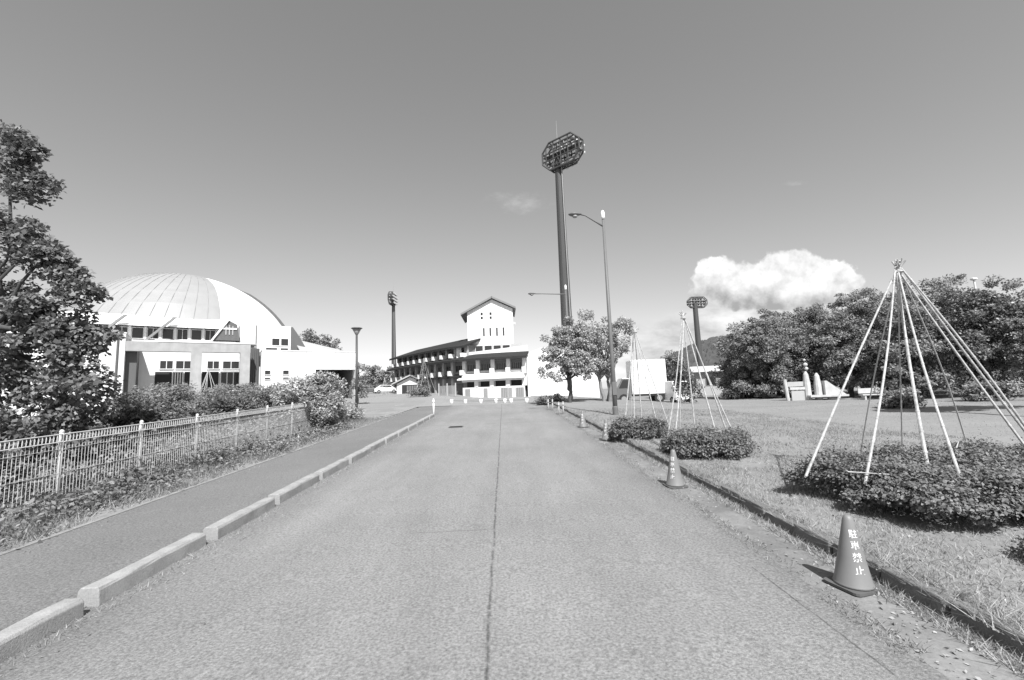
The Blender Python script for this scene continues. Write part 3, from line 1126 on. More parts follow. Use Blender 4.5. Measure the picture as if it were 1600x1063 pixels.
# lamps look along -w, so each frame is turned to face the field
mast((9.75, 65.0, .5), 40.0, R(180 - 42), 'tall dark floodlight mast rising behind the round leafy tree')
mast((-39.3, 160.0, 2.9), 36.6, R(180 - 93), 'slender floodlight mast at the far left end of the grandstand', W=6.2, hood='galv')
mast((81.0, 180.0, .6), 37.6, R(184), 'distant floodlight mast with oval lamp board above the right hand field', r0=1.3, r1=.95, W=8.2, hood='galv')


# ------------------------------------------------------------------ street lamps
def street_lamp(loc, H, arm, label, rise):
    e = empty('street_lamp', loc, 0, label, 'street lamp', 'tall street lamps beside the road')
    MB().tube([(0, 0, -.2), (0, 0, H * .3), (0, 0, H)], [.115, .095, .06], 12).build('pole', MT['polegrey'], e, smooth=True)
    MB().lathe([(.075, 0), (.095, .12), (.095, .33), (.06, .42), (.02, .46)], 12, (0, 0, H)).build('photocell_cap', MT['lampglass'], e, smooth=True)
    MB().lathe([(.13, 0), (.13, .5), (.11, .55)], 12, (0, 0, -.05)).build('base_sleeve', MT['polegrey'], e)
    z0 = H - .35
    MB().tube([(0, 0, z0), (-arm * .35, 0, z0 + rise * .4), (-arm * .8, 0, z0 + rise * .92), (-arm, 0, z0 + rise)], [.05, .04, .035, .035], 8).build('arm', MT['polegrey'], e, smooth=True)
    hd = MB()
    pts = []
    for (dx, rx) in ((0.02, .05), (-.10, .10), (-.28, .16), (-.46, .15), (-.6, .06)):
        pts.append(((-arm + dx), 0, z0 + rise + .02 - .02 * dx))
    hd.tube(pts, [.05, .10, .16, .15, .05], 12)
    for k, v in enumerate(hd.v):
        zc = z0 + rise + .02
        hd.v[k] = (v[0], v[1] * 1.1, zc + (v[2] - zc) * .55)
    h = hd.build('lamp_head', MT['polegrey'], e, smooth=True)
    zc = z0 + rise - .02
    MB().lathe([(.03, -.12), (.10, -.09), (.14, -.02)], 12, (-arm - .3, 0, zc - .02)).build('lamp_lens', MT['galv'], h, smooth=True)
    MB().box(-.1, .1, -.14, -.1, 1.0, 1.6).build('access_door', MT['polegrey'], e)
    return e


street_lamp((5.04, 20.25, gz(5.04, 20.25)), 9.35, 1.05, 'tall grey street lamp rising from the small shrubs by the road', .62)
street_lamp((5.45, 36.0, gz(5.45, 36)), 9.1, 2.55, 'far street lamp reaching over the road in front of the floodlight mast', .12)

# park lamp on the left
pl = empty('park_lamp', (-9.75, 29.63, gz(-9.75, 29.63)), 0, 'dark park lamp with inverted cone head beside the left shrubs', 'park lamp')
MB().tube([(0, 0, -.2), (0, 0, 5.25)], [.095, .07], 10).build('pole', MT['steel'], pl, smooth=True)
MB().lathe([(.07, 0), (.10, .05), (.13, .1), (.30, .42)], 14, (0, 0, 5.2)).build('lamp_shade', MT['galv'], pl, smooth=True)
MB().lathe([(.36, 0), (.38, .03), (.30, .07), (.05, .10)], 14, (0, 0, 5.63)).build('lamp_cap', MT['polegrey'], pl, smooth=True)
MB().lathe([(.12, -.1), (.12, .28), (.1, .32)], 10).build('base_sleeve', MT['steel'], pl)


# ------------------------------------------------------------------ cones with lettering
LETTER_MESH = {}


def letter_mesh(ch):
    if ch in LETTER_MESH:
        return LETTER_MESH[ch]
    cu = bpy.data.curves.new('glyph', 'FONT')
    cu.body = ch
    cu.size = 1.0
    cu.resolution_u = 3
    cu.offset = 0.0
    cu.extrude = 0.0
    ob = bpy.data.objects.new('glyph', cu)
    COL.objects.link(ob)
    bpy.context.view_layer.update()
    dg = bpy.context.evaluated_depsgraph_get()
    me = bpy.data.meshes.new_from_object(ob.evaluated_get(dg))
    bpy.data.objects.remove(ob)
    co = np.array([v.co[:] for v in me.vertices])
    lo, hi = co.min(0), co.max(0)
    c = (lo + hi) / 2
    s = max(hi[0] - lo[0], hi[1] - lo[1])
    vs = [((p[0] - c[0]) / s, (p[1] - c[1]) / s) for p in co]
    fs = [tuple(p.vertices) for p in me.polygons]
    LETTER_MESH[ch] = (vs, fs)
    return LETTER_MESH[ch]


def make_cone(label, facing):
    e = empty('traffic_cone', (0, 0, 0), 0, label, 'traffic cone', 'traffic cones along the right road edge')
    H = .70

    def rad(z):
        return .165 + (.04 - .165) * (z - .03) / (H - .03)
    MB().lathe([(.178, .028), (.172, .045), (.163, .06), (rad(.3), .3), (rad(.5), .5), (rad(.66), .66), (.036, .685), (.022, H)], 32).build('cone_body', MT['cone'], e, smooth=True)
    b = MB()
    n = 8
    for z in (0, .024):
        for (sx, sy) in ((1, 1), (-1, 1), (-1, -1), (1, -1)):
            for k in range(4):
                q = math.atan2(sy, sx) - R(45) + R(30) * k
                b.v.append((sx * .14 + .055 * math.cos(q), sy * .14 + .055 * math.sin(q), z))
    m = len(b.v) // 2
    b.f.append(tuple(reversed(range(m))))
    b.f.append(tuple(range(m, 2 * m)))
    for k in range(m):
        b.f.append((k, (k + 1) % m, m + (k + 1) % m, m + k))
    b.build('cone_base', MT['conebase'], e)
    for ch, zc, sz in zip('駐車禁止', (.535, .43, .32, .205), (.078, .08, .083, .083)):
        vs, fs = letter_mesh(ch)
        out = []
        for (x, y) in vs:
            z = zc + y * sz
            r = rad(z) + .0025
            a = facing + (x * sz) / r
            out.append((r * math.cos(a), r * math.sin(a), z))
        me = bpy.data.meshes.new('lettering')
        me.from_pydata(out, [], fs)
        link_mesh('lettering', me, MT['letter'], e)
    return e


cone_lab = ['large traffic cone with white lettering, nearest the camera', 'second traffic cone, standing before the middle bush',
            'third traffic cone, standing beside the smallest bush', 'farthest traffic cone, a small one on the road edge']
for i, (x, y, f, rz) in enumerate(((3.07, 4.13, -100, 14), (2.9, 7.82, -128, 4), (3.02, 13.4, -118, 20), (2.93, 16.85, -108, 8))):
    o = make_cone(cone_lab[i], R(f - rz))
    o.location = (x, y, gz(x, y) + .004)
    o.rotation_euler = (R(1.8), 0, R(rz))
    o.scale = (.88, .88, .88)

# white posts
wp = empty('white_post', (-4.0, 25.3, gz(-4, 25.3)), 0, 'thin white post standing at the end of the kerb blocks', 'post')
MB().tube([(0, 0, -.1), (0, 0, .88)], .045, 12).build('post_shaft', MT['letter'], wp, smooth=True)
MB().lathe([(.047, 0), (.05, .03), (.03, .06), (.01, .065)], 12, (0, 0, .88)).build('post_cap', MT['letter'], wp, smooth=True)
MB().lathe([(.052, 0), (.052, .06)], 12, (0, 0, .70)).build('reflective_band', MT['lightgrey'], wp)
for i, (x, y, l) in enumerate(((2.76, 22.7, 'left one of the nearer pair of pale marker stakes by the lawn'), (3.02, 23.0, 'right one of the nearer pair of pale marker stakes by the lawn'),
                               (2.55, 25.95, 'left one of the farther pair of pale marker stakes'), (2.78, 25.8, 'right one of the farther pair of pale marker stakes'))):
    e = empty('marker_stake', (x, y, gz(x, y)), 0, l, 'marker stake', 'pale marker stakes on the right road edge')
    MB().tube([(0, 0, -.1), (.01, 0, .6)], [.04, .036], 10).build('stake_shaft', MT['lightgrey'], e, smooth=True)
    MB().lathe([(.042, 0), (.036, .03), (.01, .04)], 10, (.01, 0, .6)).build('stake_cap', MT['lightgrey'], e)
    MB().lathe([(.044, 0), (.044, .06)], 10, (.005, 0, .42)).build('stake_band', MT['midgrey'], e)

bl = ['leftmost', 'second', 'third', 'fourth', 'fifth', 'sixth', 'rightmost']
for i, (x, y) in enumerate(((-4.4, 37.4), (-3.2, 36.9), (-1.9, 36.4), (-.65, 35.9), (.05, 35.5), (.55, 35.2), (1.75, 34.6))):
    e = empty('bollard', (x, y, gz(x, y)), 0, (f'{bl[i]} low white bollard from the left across the road end' if 0 < i < 6 else f'{bl[i]} low white bollard across the road end'), 'bollard', 'low white bollards across the road end')
    MB().lathe([(.14, -.1), (.14, .28), (.12, .32), (.05, .335)], 12).build('bollard_body', MT['letter'], e, smooth=True)
    MB().lathe([(.145, 0), (.145, .04)], 12, (0, 0, .03)).build('bollard_band', MT['lightgrey'], e)
# low chain-like rail between the bollards
tag(MB().tube([(-4.4, 37.4, gz(-4.4, 37.4) + .22), (-1.9, 36.4, gz(-1.9, 36.4) + .19), (.05, 35.5, gz(0, 35.5) + .21), (1.75, 34.6, gz(1.75, 34.6) + .22)], .03, 6).build('barrier_rope', MT['midgrey']),
    'grey barrier rope strung low between the white bollards', 'rope')

# repair patch
cx, cy = -2.05, 18.75
gr = empty('drain_cover', (cx, cy, gz(cx, cy) + .004), 0, 'dark rectangular drain cover set in the left lane', 'drain cover')
MB().box(-.3, .3, -.28, .28, -.03, .006).build('cover_frame', MT['greywall'], gr).rotation_euler = (R(1.8), 0, 0)
for k in range(6):
    MB().box(-.26, .26, -.25 + k * .085, -.25 + k * .085 + .05, .0065, .014).build('grate_bar', MT['tyre'], gr).rotation_euler = (R(1.8), 0, 0)


# ------------------------------------------------------------------ rope-tied winter support frames
def tepee(name_label, apex, feet, group, rad=.028, rails=(), stubs=True, thin=(), thick=-1, centre=None, seed=1):
    rng = random.Random(seed)
    ax = Vector(apex)
    base = Vector((ax.x, ax.y, gz(ax.x, ax.y)))
    e = empty('support_frame', base, 0, name_label, 'plant support', group)
    A = ax - base
    for k, f in enumerate(feet):
        F = Vector(f) - base
        d = (A - F)
        top = A + d.normalized() * rng.uniform(.02, .13) + Vector((rng.uniform(-.03, .03), rng.uniform(-.03, .03), 0))
        r = rad * (.75 if k in thin else 1.3 if k == thick else 1) * rng.uniform(.9, 1.1)
        pts, rr = [], []
        n = 12
        side = Vector((-d.y, d.x, 0)).normalized() * rng.uniform(-.09, .09)
        for q in range(n + 1):
            t = q / n
            p = F.lerp(top, t) + side * math.sin(t * math.pi)
            pts.append(p)
            rr.append(r * (1.12 - .4 * t))
        b = MB().tube(pts, rr, 8)
        for q in range(1, n):                     # cane nodes
            p, dd_ = pts[q], (pts[q + 1] - pts[q - 1]).normalized() * .012
            b.tube([p - dd_, p + dd_], rr[q] * 1.22, 8)
        b.build('pole', MT['bamboo2'] if k in thin else MT['bamboo'], e)
    if centre is not None:
        C = Vector(centre) - base
        MB().tube([C, A + Vector((0, 0, .1))], [rad * 1.1, rad * .8], 8).build('centre_pole', MT['bamboo'], e)
    b = MB()
    for k in range(4):
        z = -.02 - .026 * k
        rr_ = rad * 2.0 + .008 * k
        b.lathe([(rr_ - .01, z - .02), (rr_ + .012, z), (rr_ - .01, z + .02)], 10, tuple(A))
    b.build('rope_binding', MT['rope'], e)
    if stubs:
        for k in range(4):
            q = rng.uniform(0, 6.28)
            MB().tube([A + Vector((0, 0, -.05)), A + Vector((math.cos(q) * .10, math.sin(q) * .10, rng.uniform(.0, .07)))], [.018, .012], 6).build('pole_stub', MT['bamboo'], e)
    for (p, q) in rails:
        MB().tube([Vector(p) - base, Vector(q) - base], [rad * .5, rad * .4], 7).build('rail', MT['bamboo'], e)
    return e


def ext(apex, p, depth=.7):
    """continue a pole from the apex through the point where it enters the bush, down to the soil"""
    a, p = Vector(apex), Vector(p)
    d = p - a
    t = 1.0
    while True:
        q = a + d * t
        if q.z < gz(q.x, q.y) + .12 or (q - a).length > d.length + .22:
            return tuple(q)
        t += .01


G = 'pole frames tied over the clipped bushes'
A1_ = (6.45, 6.85, 3.76)
f1 = [ext(A1_, p) for p in ((4.30, 6.28, .86), (4.62, 5.72, .86), (5.62, 5.95, .92), (5.45, 5.35, .72), (7.6, 6.46, .90), (8.05, 6.70, .9), (8.35, 7.0, .9), (6.75, 8.5, .5), (7.75, 8.7, .5), (8.75, 8.4, .5))]
tepee('largest pale pole frame, tied over the nearest clipped bush', A1_, f1, G, .0155,
      rails=[((5.05, 5.3, .74), (5.75, 5.34, .77)), ((5.3, 5.14, .60), (5.8, 5.15, .61)), ((4.35, 5.72, .80), (4.75, 5.55, .78)), ((6.3, 6.2, .96), (6.75, 6.6, .98))], thin=(7, 8, 9), thick=2, seed=3)
A2_ = (4.63, 11.03, 3.76)
f2 = [ext(A2_, p) for p in ((3.95, 10.85, .86), (4.04, 10.65, .85), (4.68, 11.0, .88), (5.08, 10.8, .87), (5.48, 11.1, .87), (5.66, 11.15, .87), (4.5, 11.5, .85))]
tepee('middle pole frame, tied over the second bush beside a cone', A2_, f2, G, .017,
      rails=[((4.35, 10.0, .9), (4.95, 10.05, .92))], thin=(6,), seed=4)
A3_ = (4.22, 13.8, 3.80)
f3 = [ext(A3_, p) for p in ((3.72, 13.8, .98), (3.98, 13.7, .95), (4.3, 14.0, .97), (4.62, 13.6, .95), (5.0, 13.75, .94), (4.1, 14.4, .95))]
tepee('smallest looking pole frame, tied over the farthest clipped bush', A3_, f3, G, .017, thin=(5,), seed=5)


# ------------------------------------------------------------------ clipped bushes
def bush(loc, rx, ry, h, n, label, group, leaf=.055, seed=0, matl='leafH', lift=.2, name='clipped_bush', pw=2.6):
    rng = np.random.default_rng(seed)
    e = empty(name, loc, 0, label, 'bush', group)
    # superellipse footprint, flat top, rounded shoulders that overhang the stems
    m = int(n * 1.0)
    th = rng.uniform(0, 2 * np.pi, m)
    v = rng.uniform(0, 1, m)
    top = v < .55
    rr = np.where(top, np.sqrt(rng.uniform(0, 1, m)), 1.0)
    zz = np.where(top, 1.0, 0)
    phi = rng.uniform(-.55, 1.0, m)               # side: from under the shoulder to the top edge
    lump = 1 + .07 * np.sin(th * 5 + seed) + .05 * np.sin(th * 11 + 2 * seed) + .03 * np.sin(th * 23)
    prof_r = np.where(top, rr * (1 - .04 * rr), np.cos(np.clip(phi, -1, 1) * 1.15) ** .55)
    prof_z = np.where(top, 1.0 - .24 * rr ** 4, .34 + .42 * np.sin(np.clip(phi, -1, 1) * 1.35))
    c, s = np.cos(th), np.sin(th)
    k = (np.abs(c) ** pw + np.abs(s) ** pw) ** (-1 / pw)
    P = np.stack([c * k * rx * prof_r * lump, s * k * ry * prof_r * lump, lift + (h - lift) * prof_z], 1)
    bumpy = .055 * np.sin(P[:, 0] * 5.1 + seed) * np.sin(P[:, 1] * 4.3) + .045 * np.sin(P[:, 0] * 8.3 + 2) * np.sin(P[:, 1] * 7.1 + seed) + .03 * np.sin(P[:, 0] * 13) * np.sin(P[:, 1] * 11 + 1)
    P[:, 2] += bumpy
    inset = rng.uniform(0, 1, m) ** 2 * .16
    N_ = nrm(np.stack([P[:, 0] / rx, P[:, 1] / ry, np.where(top, 1.6, prof_z - .35)], 1))
    P = P - N_ * inset[:, None] + rng.normal(size=(m, 3)) * .018
    # stray shoots
    ns = m // 10
    i = rng.integers(0, m, ns)
    P[i] += N_[i] * rng.uniform(.02, .15, ns)[:, None]
    V = leaf_verts(rng, P, N_, leaf, .62, .9, 0.0)
    np_mesh('foliage', V, 4, MT[matl], e)
    b = MB()
    r_ = random.Random(seed)
    for q in range(int(10 * rx * ry) + 6):
        a = r_.uniform(0, 6.28)
        d = math.sqrt(r_.random()) * .62
        x, y = math.cos(a) * rx * d, math.sin(a) * ry * d
        b.tube([(x * .8, y * .8, -.1), (x, y, h * .4), (x * 1.2, y * 1.2, h * .8)], [.016, .012, .006], 5)
    b.build('stems', MT['bark'], e)
    # close twiggy mass inside
    m2 = m // 4
    d = nrm(rng.normal(size=(m2, 3)))
    P2 = d * np.array([rx * .82, ry * .8, h * .34]) * (rng.uniform(0.3, 1, m2) ** .4)[:, None] + np.array([0, 0, h * .55])
    V2 = leaf_verts(rng, P2, d, leaf * 1.7, .8, .3, 0)
    np_mesh('inner_twigs', V2, 4, MT['leafC'], e)
    return e


BG = 'clipped bushes on the right verge'
bush((6.75, 6.05, gz(6.8, 6.05) + .07), 2.42, 1.42, .57, 100000, 'widest clipped bush, under the largest pole frame', BG, .044, 1)
bush((4.5, 10.05, gz(4.5, 10) + .08), .86, .85, .50, 24000, 'middle clipped bush behind the second traffic cone', BG, .048, 2, lift=.06)
bush((3.9, 13.15, gz(3.9, 13.1) + .08), .76, .75, .50, 15000, 'smallest clipped bush, around the foot of the tall street lamp', BG, .05, 3, lift=.05)
bush((5.05, 4.05, gz(5, 4) + .1), .34, .3, .2, 1800, 'little weedy tuft of a bush at the right frame edge', BG, .05, 4, lift=.0)


# ------------------------------------------------------------------ mesh fence on the left
FX = -7.7
fe = empty('mesh_fence', (FX, 8, gz(FX, 8)), 0, 'pale wire mesh fence with slim posts left of the pavement', 'fence')
ys = [2.85, 4.55, 6.25, 7.95, 9.65, 11.36, 13.04, 14.66, 16.36, 18.06, 19.76]
TOP = 1.27


def fz(y):
    return gz(FX, y) + .02


for i, y in enumerate(ys):
    p = MB().tube([(FX, y, fz(y) - .3), (FX, y, fz(y) + TOP + .03)], .032, 10).build('post', MT['fence'], fe, local=False, smooth=True)
    MB().lathe([(.036, 0), (.036, .02), (.02, .045), (.004, .05)], 10, (FX, y, fz(y) + TOP + .03)).build('post_cap', MT['fence'], p, local=False)
for i in range(len(ys) - 1):
    y0, y1 = ys[i] + .02, ys[i + 1] - .02
    b = MB()
    n = 27
    for k in range(n):
        y = y0 + (y1 - y0) * (k + .5) / n
        w = .0047
        b.tube([(FX + .035, y, fz(y) + .06), (FX + .035, y, fz(y) + TOP)], w, 4, False)
    for zo in (.16, .62, 1.02):
        b.tube([(FX + .041, y0, fz(y0) + zo), (FX + .041, y1, fz(y1) + zo)], .003, 4, False)
    # folded top of the panel: the wires loop out towards the pavement
    for k in range(n):
        y = y0 + (y1 - y0) * (k + .5) / n
        b.tube([(FX + .035, y, fz(y) + TOP), (FX + .05, y, fz(y) + TOP - .06), (FX + .037, y, fz(y) + TOP - .13)], .0046, 4, False)
    b.build('mesh_panel', MT['fence'], fe, local=False)
    for zo, xo in ((TOP, .035), (TOP - .13, .04)):
        MB().tube([(FX + xo, y0, fz(y0) + zo), (FX + xo, y1, fz(y1) + zo)], .011, 6).build('rail', MT['fence'], fe, local=False)


# ------------------------------------------------------------------ trees
def limb(b, rng, p0, p1, r0_, r1_, wob=.08, n=6):
    p0, p1 = Vector(p0), Vector(p1)
    L = (p1 - p0).length
    pts, rr = [], []
    for k in range(n + 1):
        t = k / n
        j = Vector((rng.normal(), rng.normal(), rng.normal())) * wob * L * .5 * math.sin(t * math.pi)
        pts.append(p0.lerp(p1, t) + j)
        rr.append(r0_ + (r1_ - r0_) * t)
    b.tube(pts, rr, 7)
    return pts


def tree(name, loc, label, cat, ells, nclump, per, crad, leaf, trunk_h, trunk_r, seed, matl='leafB', bark='bark', group=None, shell=.45, flat=.8,
         stems=1, aspect=.62, extra=None, limbs=10, droop=.1, holes=()):
    rng = np.random.default_rng(seed)
    e = empty(name, loc, 0, label, cat, group)
    C = ellipsoid_clumps(rng, ells, nclump, shell)
    if extra is not None:
        C = np.concatenate([C, np.array(extra, float)])
    for (hx, hz, hr) in holes:
        C = C[(C[:, 0] - hx) ** 2 + (C[:, 2] - hz) ** 2 > hr * hr]
    rad = crad * rng.uniform(.6, 1.35, len(C))
    P, D = clump_points(rng, C, rad, per, flat)
    cen = np.array(ells)[:, :3].mean(0)
    Nv = nrm(D * .8 + nrm(P - cen) * .6 + np.array([0, 0, .35]))
    V = leaf_verts(rng, P, Nv, leaf, aspect, .7, droop, .95)
    np_mesh('crown', V, 4, MT[matl], e)
    b = MB()
    tops = []
    for s in range(stems):
        a = 2 * math.pi * s / max(1, stems) + seed
        off = .22 * (stems > 1)
        lean = .5 if stems > 1 else .12
        p0 = (math.cos(a) * off, math.sin(a) * off, -.25)
        pk = (math.cos(a) * (off + lean) * .8, math.sin(a) * (off + lean) * .8, trunk_h)
        limb(b, rng, p0, pk, trunk_r * 1.25, trunk_r * .7, .05, 7)
        tops.append(pk)
    idx = rng.choice(len(C), min(limbs, len(C)), replace=False)
    for q in idx:
        t = tops[int(q) % len(tops)]
        base = Vector(t) * (.75 + .25 * rng.random())
        limb(b, rng, base, C[q], trunk_r * .5, trunk_r * .08, .1, 5)
    b.build('trunk', MT[bark], e, smooth=True)
    return e


# big broadleaf tree at the left frame edge
bt = (-12.2, 10.6, gz(-12.2, 10.6))
zb = bt[2]
ex = []
rngx = np.random.default_rng(99)
for (x, y, z, r, n) in ((.8, -.3, 7.75, .26, 6), (.2, 0, 8.3, .22, 5), (.5, -.1, 7.2, .3, 6), (1.15, -.3, 6.9, .24, 7), (.75, -.2, 6.2, .26, 5), (1.05, -.3, 5.7, .28, 7),
                        (1.75, -.4, 5.25, .26, 8), (2.0, -.4, 4.8, .22, 6), (1.2, -.3, 4.9, .3, 6), (2.55, -.4, 4.25, .22, 6), (1.95, -.4, 3.95, .3, 7), (2.6, -.5, 3.0, .36, 13), (2.15, -.4, 3.5, .34, 12), (1.45, -.5, 3.4, .45, 12), (1.0, -.5, 4.3, .4, 8),
                        (2.75, -.5, 2.3, .38, 14), (2.3, -.5, 1.5, .5, 15), (1.7, -.6, 1.0, .55, 14), (.6, -.8, .9, .7, 14), (-.6, -.8, .9, .7, 12)):
    ex += [tuple(np.array((x, y, z)) + rngx.normal(size=3) * r * .7) for _ in range(n)]
tree('broadleaf_tree', bt, 'large dark broadleaf tree at the left frame edge behind the fence', 'tree',
     [(-.2, 0, 2.1, 2.3, 2.0, 1.5), (-.4, 0, 4.3, 1.45, 1.5, 1.2), (-.35, 0, 6.0, .95, 1.0, .9), (-.2, 0, 7.3, .6, .7, .9)], 125, 135, .30, .105, 3.6, .15, 11,
     'leafA', extra=ex, limbs=38, shell=.36, aspect=.8, holes=((1.0, 4.75, .5), (.7, 6.35, .36), (2.0, 4.35, .3), (1.6, 2.7, .3)))

# leafy tree in the middle, two of them growing into one another
tree('leafy_tree', (4.5, 30.4, gz(4.5, 30.4)), 'round leafy tree on a thin dark trunk in front of the white end wall', 'tree',
     [(.1, 0, 3.5, 1.75, 1.5, 1.5), (.5, 0, 4.7, 1.4, 1.3, 1.05), (.6, 0, 2.6, 1.3, 1.2, .8)], 120, 120, .34, .15, 2.0, .12, 21, 'leafB', limbs=18, shell=.3, extra=[(1.2, 0, 5.9, ), (1.25, 0, 6.25), (-1.9, 0, 2.4), (-1.7, .2, 2.1), (-1.75, 0, 3.2), (-1.5, 0, 4.6), (.2, 0, 5.9), (-1.2, -.2, 2.0), (-.8, -.3, 1.7), (-1.4, 0, 2.6), (1.2, -.3, 1.9), (1.5, -.2, 2.4)], group='trees beside the road end')
tree('leafy_tree', (7.4, 31.8, gz(7.4, 31.8)), 'spreading forked tree right of the round one, behind the tall street lamp', 'tree',
     [(.2, 0, 4.1, 1.9, 1.6, 1.5), (-1.2, 0, 4.6, 1.2, 1.2, 1.2), (.9, 0, 5.2, 1.2, 1.0, .9), (-.9, 0, 2.9, 1.0, 1.0, .7)], 95, 110, .34, .15, 2.2, .12, 22, 'leafB', 'barklight', limbs=34, shell=.3, extra=[(-.9, 0, 6.2), (-.85, 0, 6.5), (.2, 0, 6.0), (1.9, 0, 5.7), (2.1, 0, 5.2), (1.4, 0, 6.0)], stems=3, group='trees beside the road end')
# dark trees right, beyond the lawn
WG = 'trees beyond the right hand lawn'
wood = [
    (23.0, 42.0, 4.6, 1.7, 'lower rounded tree at the left end of the right hand wood', 0),
    (22.4, 37.8, 7.2, 2.4, 'tall tree above the white play structure', 1),
    (24.4, 38.5, 7.9, 2.6, 'tall dark tree right of the cloud, behind the play structure', 0),
    (27.4, 34.6, 6.9, 2.3, 'dark tree left of the white bench', 1),
    (29.6, 36.0, 8.4, 2.7, 'tree whose crown stands directly behind the largest pole frame', 2),
    (28.6, 30.0, 6.8, 2.3, 'dark low spreading tree behind the right bench end', 0),
    (32.8, 34.5, 9.0, 2.8, 'highest crowned tree of the right hand wood', 1),
    (31.6, 28.3, 7.5, 2.6, 'tree on a bare trunk right of the largest pole frame', 2),
    (36.5, 31.5, 8.8, 2.8, 'rear tree cut by the right frame edge', 0),
    (33.8, 26.2, 7.0, 2.5, 'broad tree filling the right frame edge', 1),
    (27.5, 44.0, 9.3, 3.0, 'rear tree showing above the play structure and its pillars', 1),
    (31.5, 44.5, 9.6, 3.0, 'rear tree filling the gap left of the highest crown', 0),
    (36.0, 44.0, 11.0, 3.2, 'tallest rear tree just left of the pole frame apex', 1),
    (39.5, 42.0, 11.2, 3.2, 'rear tree just right of the pole frame apex', 0),
    (42.0, 40.0, 11.0, 3.2, 'rear tree near the pale lamp post', 1),
    (22.9, 41.5, 7.4, 2.6, 'tree rising behind the left end of the wood', 1),
    (29.0, 40.0, 8.6, 2.7, 'tree in the middle row behind the white bench', 0),
    (34.0, 39.0, 10.0, 2.8, 'tree in the middle row right of the pole frame apex', 1),
    (38.0, 36.5, 10.2, 2.9, 'tree in the middle row below the pale lamp post', 0),
    (19.6, 51.0, 5.4, 1.8, 'farthest small tree beside the long low shed', 2),
]
for i, (x, y, h, r, lab, kd) in enumerate(wood):
    lo = .95 if kd == 2 else .55
    tree('wood_tree', (x, y, gz(x, y)), lab, 'tree',
         [(0, 0, h * (.42 if kd == 2 else .34), r * 1.1, r, h * (.24 if kd == 2 else .3)), (.2 * (i % 3 - 1), 0, h * .64, r * .95, r * .85, h * .25), (0, 0, h * .85, r * .55, r * .5, h * .14)],
         130, 140, .52, .17, h * .5, .17, 40 + i, ['leafC', 'leafC', 'leafA'][kd], group=WG, limbs=14, shell=.4, flat=.62)
# unseen tree added right of the frame, crown shaped to shade the lawn
tree('added_shade_tree', (20.6, 14.4, gz(20, 14.4)), 'added tree beyond the right frame edge, shaped to shade the lawn', 'tree',
     [(1.5, 0, 8.3, 2.7, 1.0, 1.1), (3.4, .4, 8.0, 2.0, 1.0, 1.0)], 110, 80, .45, .22, 6.6, .16, 77, 'leafC', limbs=12)

# trees far left behind the arena and car park
far = [(-24.5, 95, 5.2, 2.6, 'rounded far tree left of the gatehouse, behind the park lamp'), (-21.6, 92, 5.0, 2.4, 'far tree directly behind the parked white car'),
       (-28.8, 98, 6.2, 2.9, 'far tree right of the arena entrance bay'), (-18.9, 98, 4.5, 2.3, 'far tree behind the gatehouse roof')]
for i, (x, y, h, r, lab) in enumerate(far):
    tree('far_tree', (x, y, gz(x, y)), lab, 'tree', [(0, 0, h * .5, r, r * .8, h * .36), (.3, 0, h * .72, r * .7, r * .7, h * .25)], 60, 45, .5, .36, h * .4, .15, 60 + i, 'leafC', group='trees behind the car park', limbs=6)
for i, (x, y, h, r, lab) in enumerate(((-53, 121, 18.5, 5.0, 'left one of the dark trees above the arena wing roof'), (-48, 121, 17.4, 4.2, 'right one of the dark trees above the arena wing roof'))):
    tree('far_tree', (x, y, gz(x, y)), lab, 'tree', [(0, 0, h * .6, r, r, h * .3), (0, 0, h * .8, r * .75, r * .7, h * .17)], 90, 45, .8, .55, h * .5, .3, 66 + i, 'leafC', group='trees behind the arena', limbs=6)
# sapling by the park lamp
tree('sapling', (-13.6, 42, gz(-13.6, 42)), 'thin sapling standing right behind the park lamp', 'tree',
     [(.1, 0, 3.5, .75, .6, .55), (0, 0, 1.9, .95, .8, .6), (.2, 0, 1.1, .9, .8, .5)], 34, 40, .26, .17, 3.3, .05, 71, 'leafC', limbs=8)
# young tree in front of the shed / van
tree('young_tree', (13.5, 34.0, gz(13.5, 34)), 'young leafy tree between the white box truck and the low shed', 'tree',
     [(.2, 0, 2.3, .95, .8, 1.3), (.6, 0, 1.1, 1.2, .8, .8), (0, 0, 3.3, .5, .5, .6)], 60, 50, .3, .17, 2.6, .06, 72, 'leafA', limbs=12)
# conifer at the gate
tree('conifer', (-11.2, 62, gz(-11.2, 62)), 'small conical conifer in front of the grandstand gate', 'tree',
     [(0, 0, .9, 1.0, .9, .9), (0, 0, 2.0, .75, .7, .8), (0, 0, 3.0, .45, .45, .7), (0, 0, 3.8, .22, .22, .5)], 60, 50, .22, .16, 3.4, .07, 73, 'leafC', limbs=6)
tepee('small pole frame tied round the conifer at the gate', (-11.0, 61.6, gz(-11, 61.6) + 5.0), [(-12.2, 61.2, 2.0), (-11.4, 60.6, 2.0), (-10.0, 61, 1.9), (-9.4, 62.4, 1.9)], 'pole frames by the buildings', .022, stubs=False, thin=(0, 1, 2, 3))
tepee('small pole frame standing in front of the arena portico', (-31.3, 47.6, 5.6), [(-32.5, 47.4, 1.6), (-32.0, 46.9, 1.6), (-31.5, 46.8, 1.6), (-30.9, 47, 1.6), (-30.4, 47.3, 1.6), (-30.0, 48, 1.6)], 'pole frames by the buildings', .03, stubs=False, seed=8)
tepee('small pole frame left of the gatehouse', (-18.9, 71, gz(-18.9, 71) + 2.6), [(-19.6, 70.8, 2.2), (-19.2, 70.3, 2.2), (-18.5, 70.3, 2.2), (-18.2, 71, 2.2)], 'pole frames by the buildings', .025, stubs=False, thin=(1, 2), seed=9)


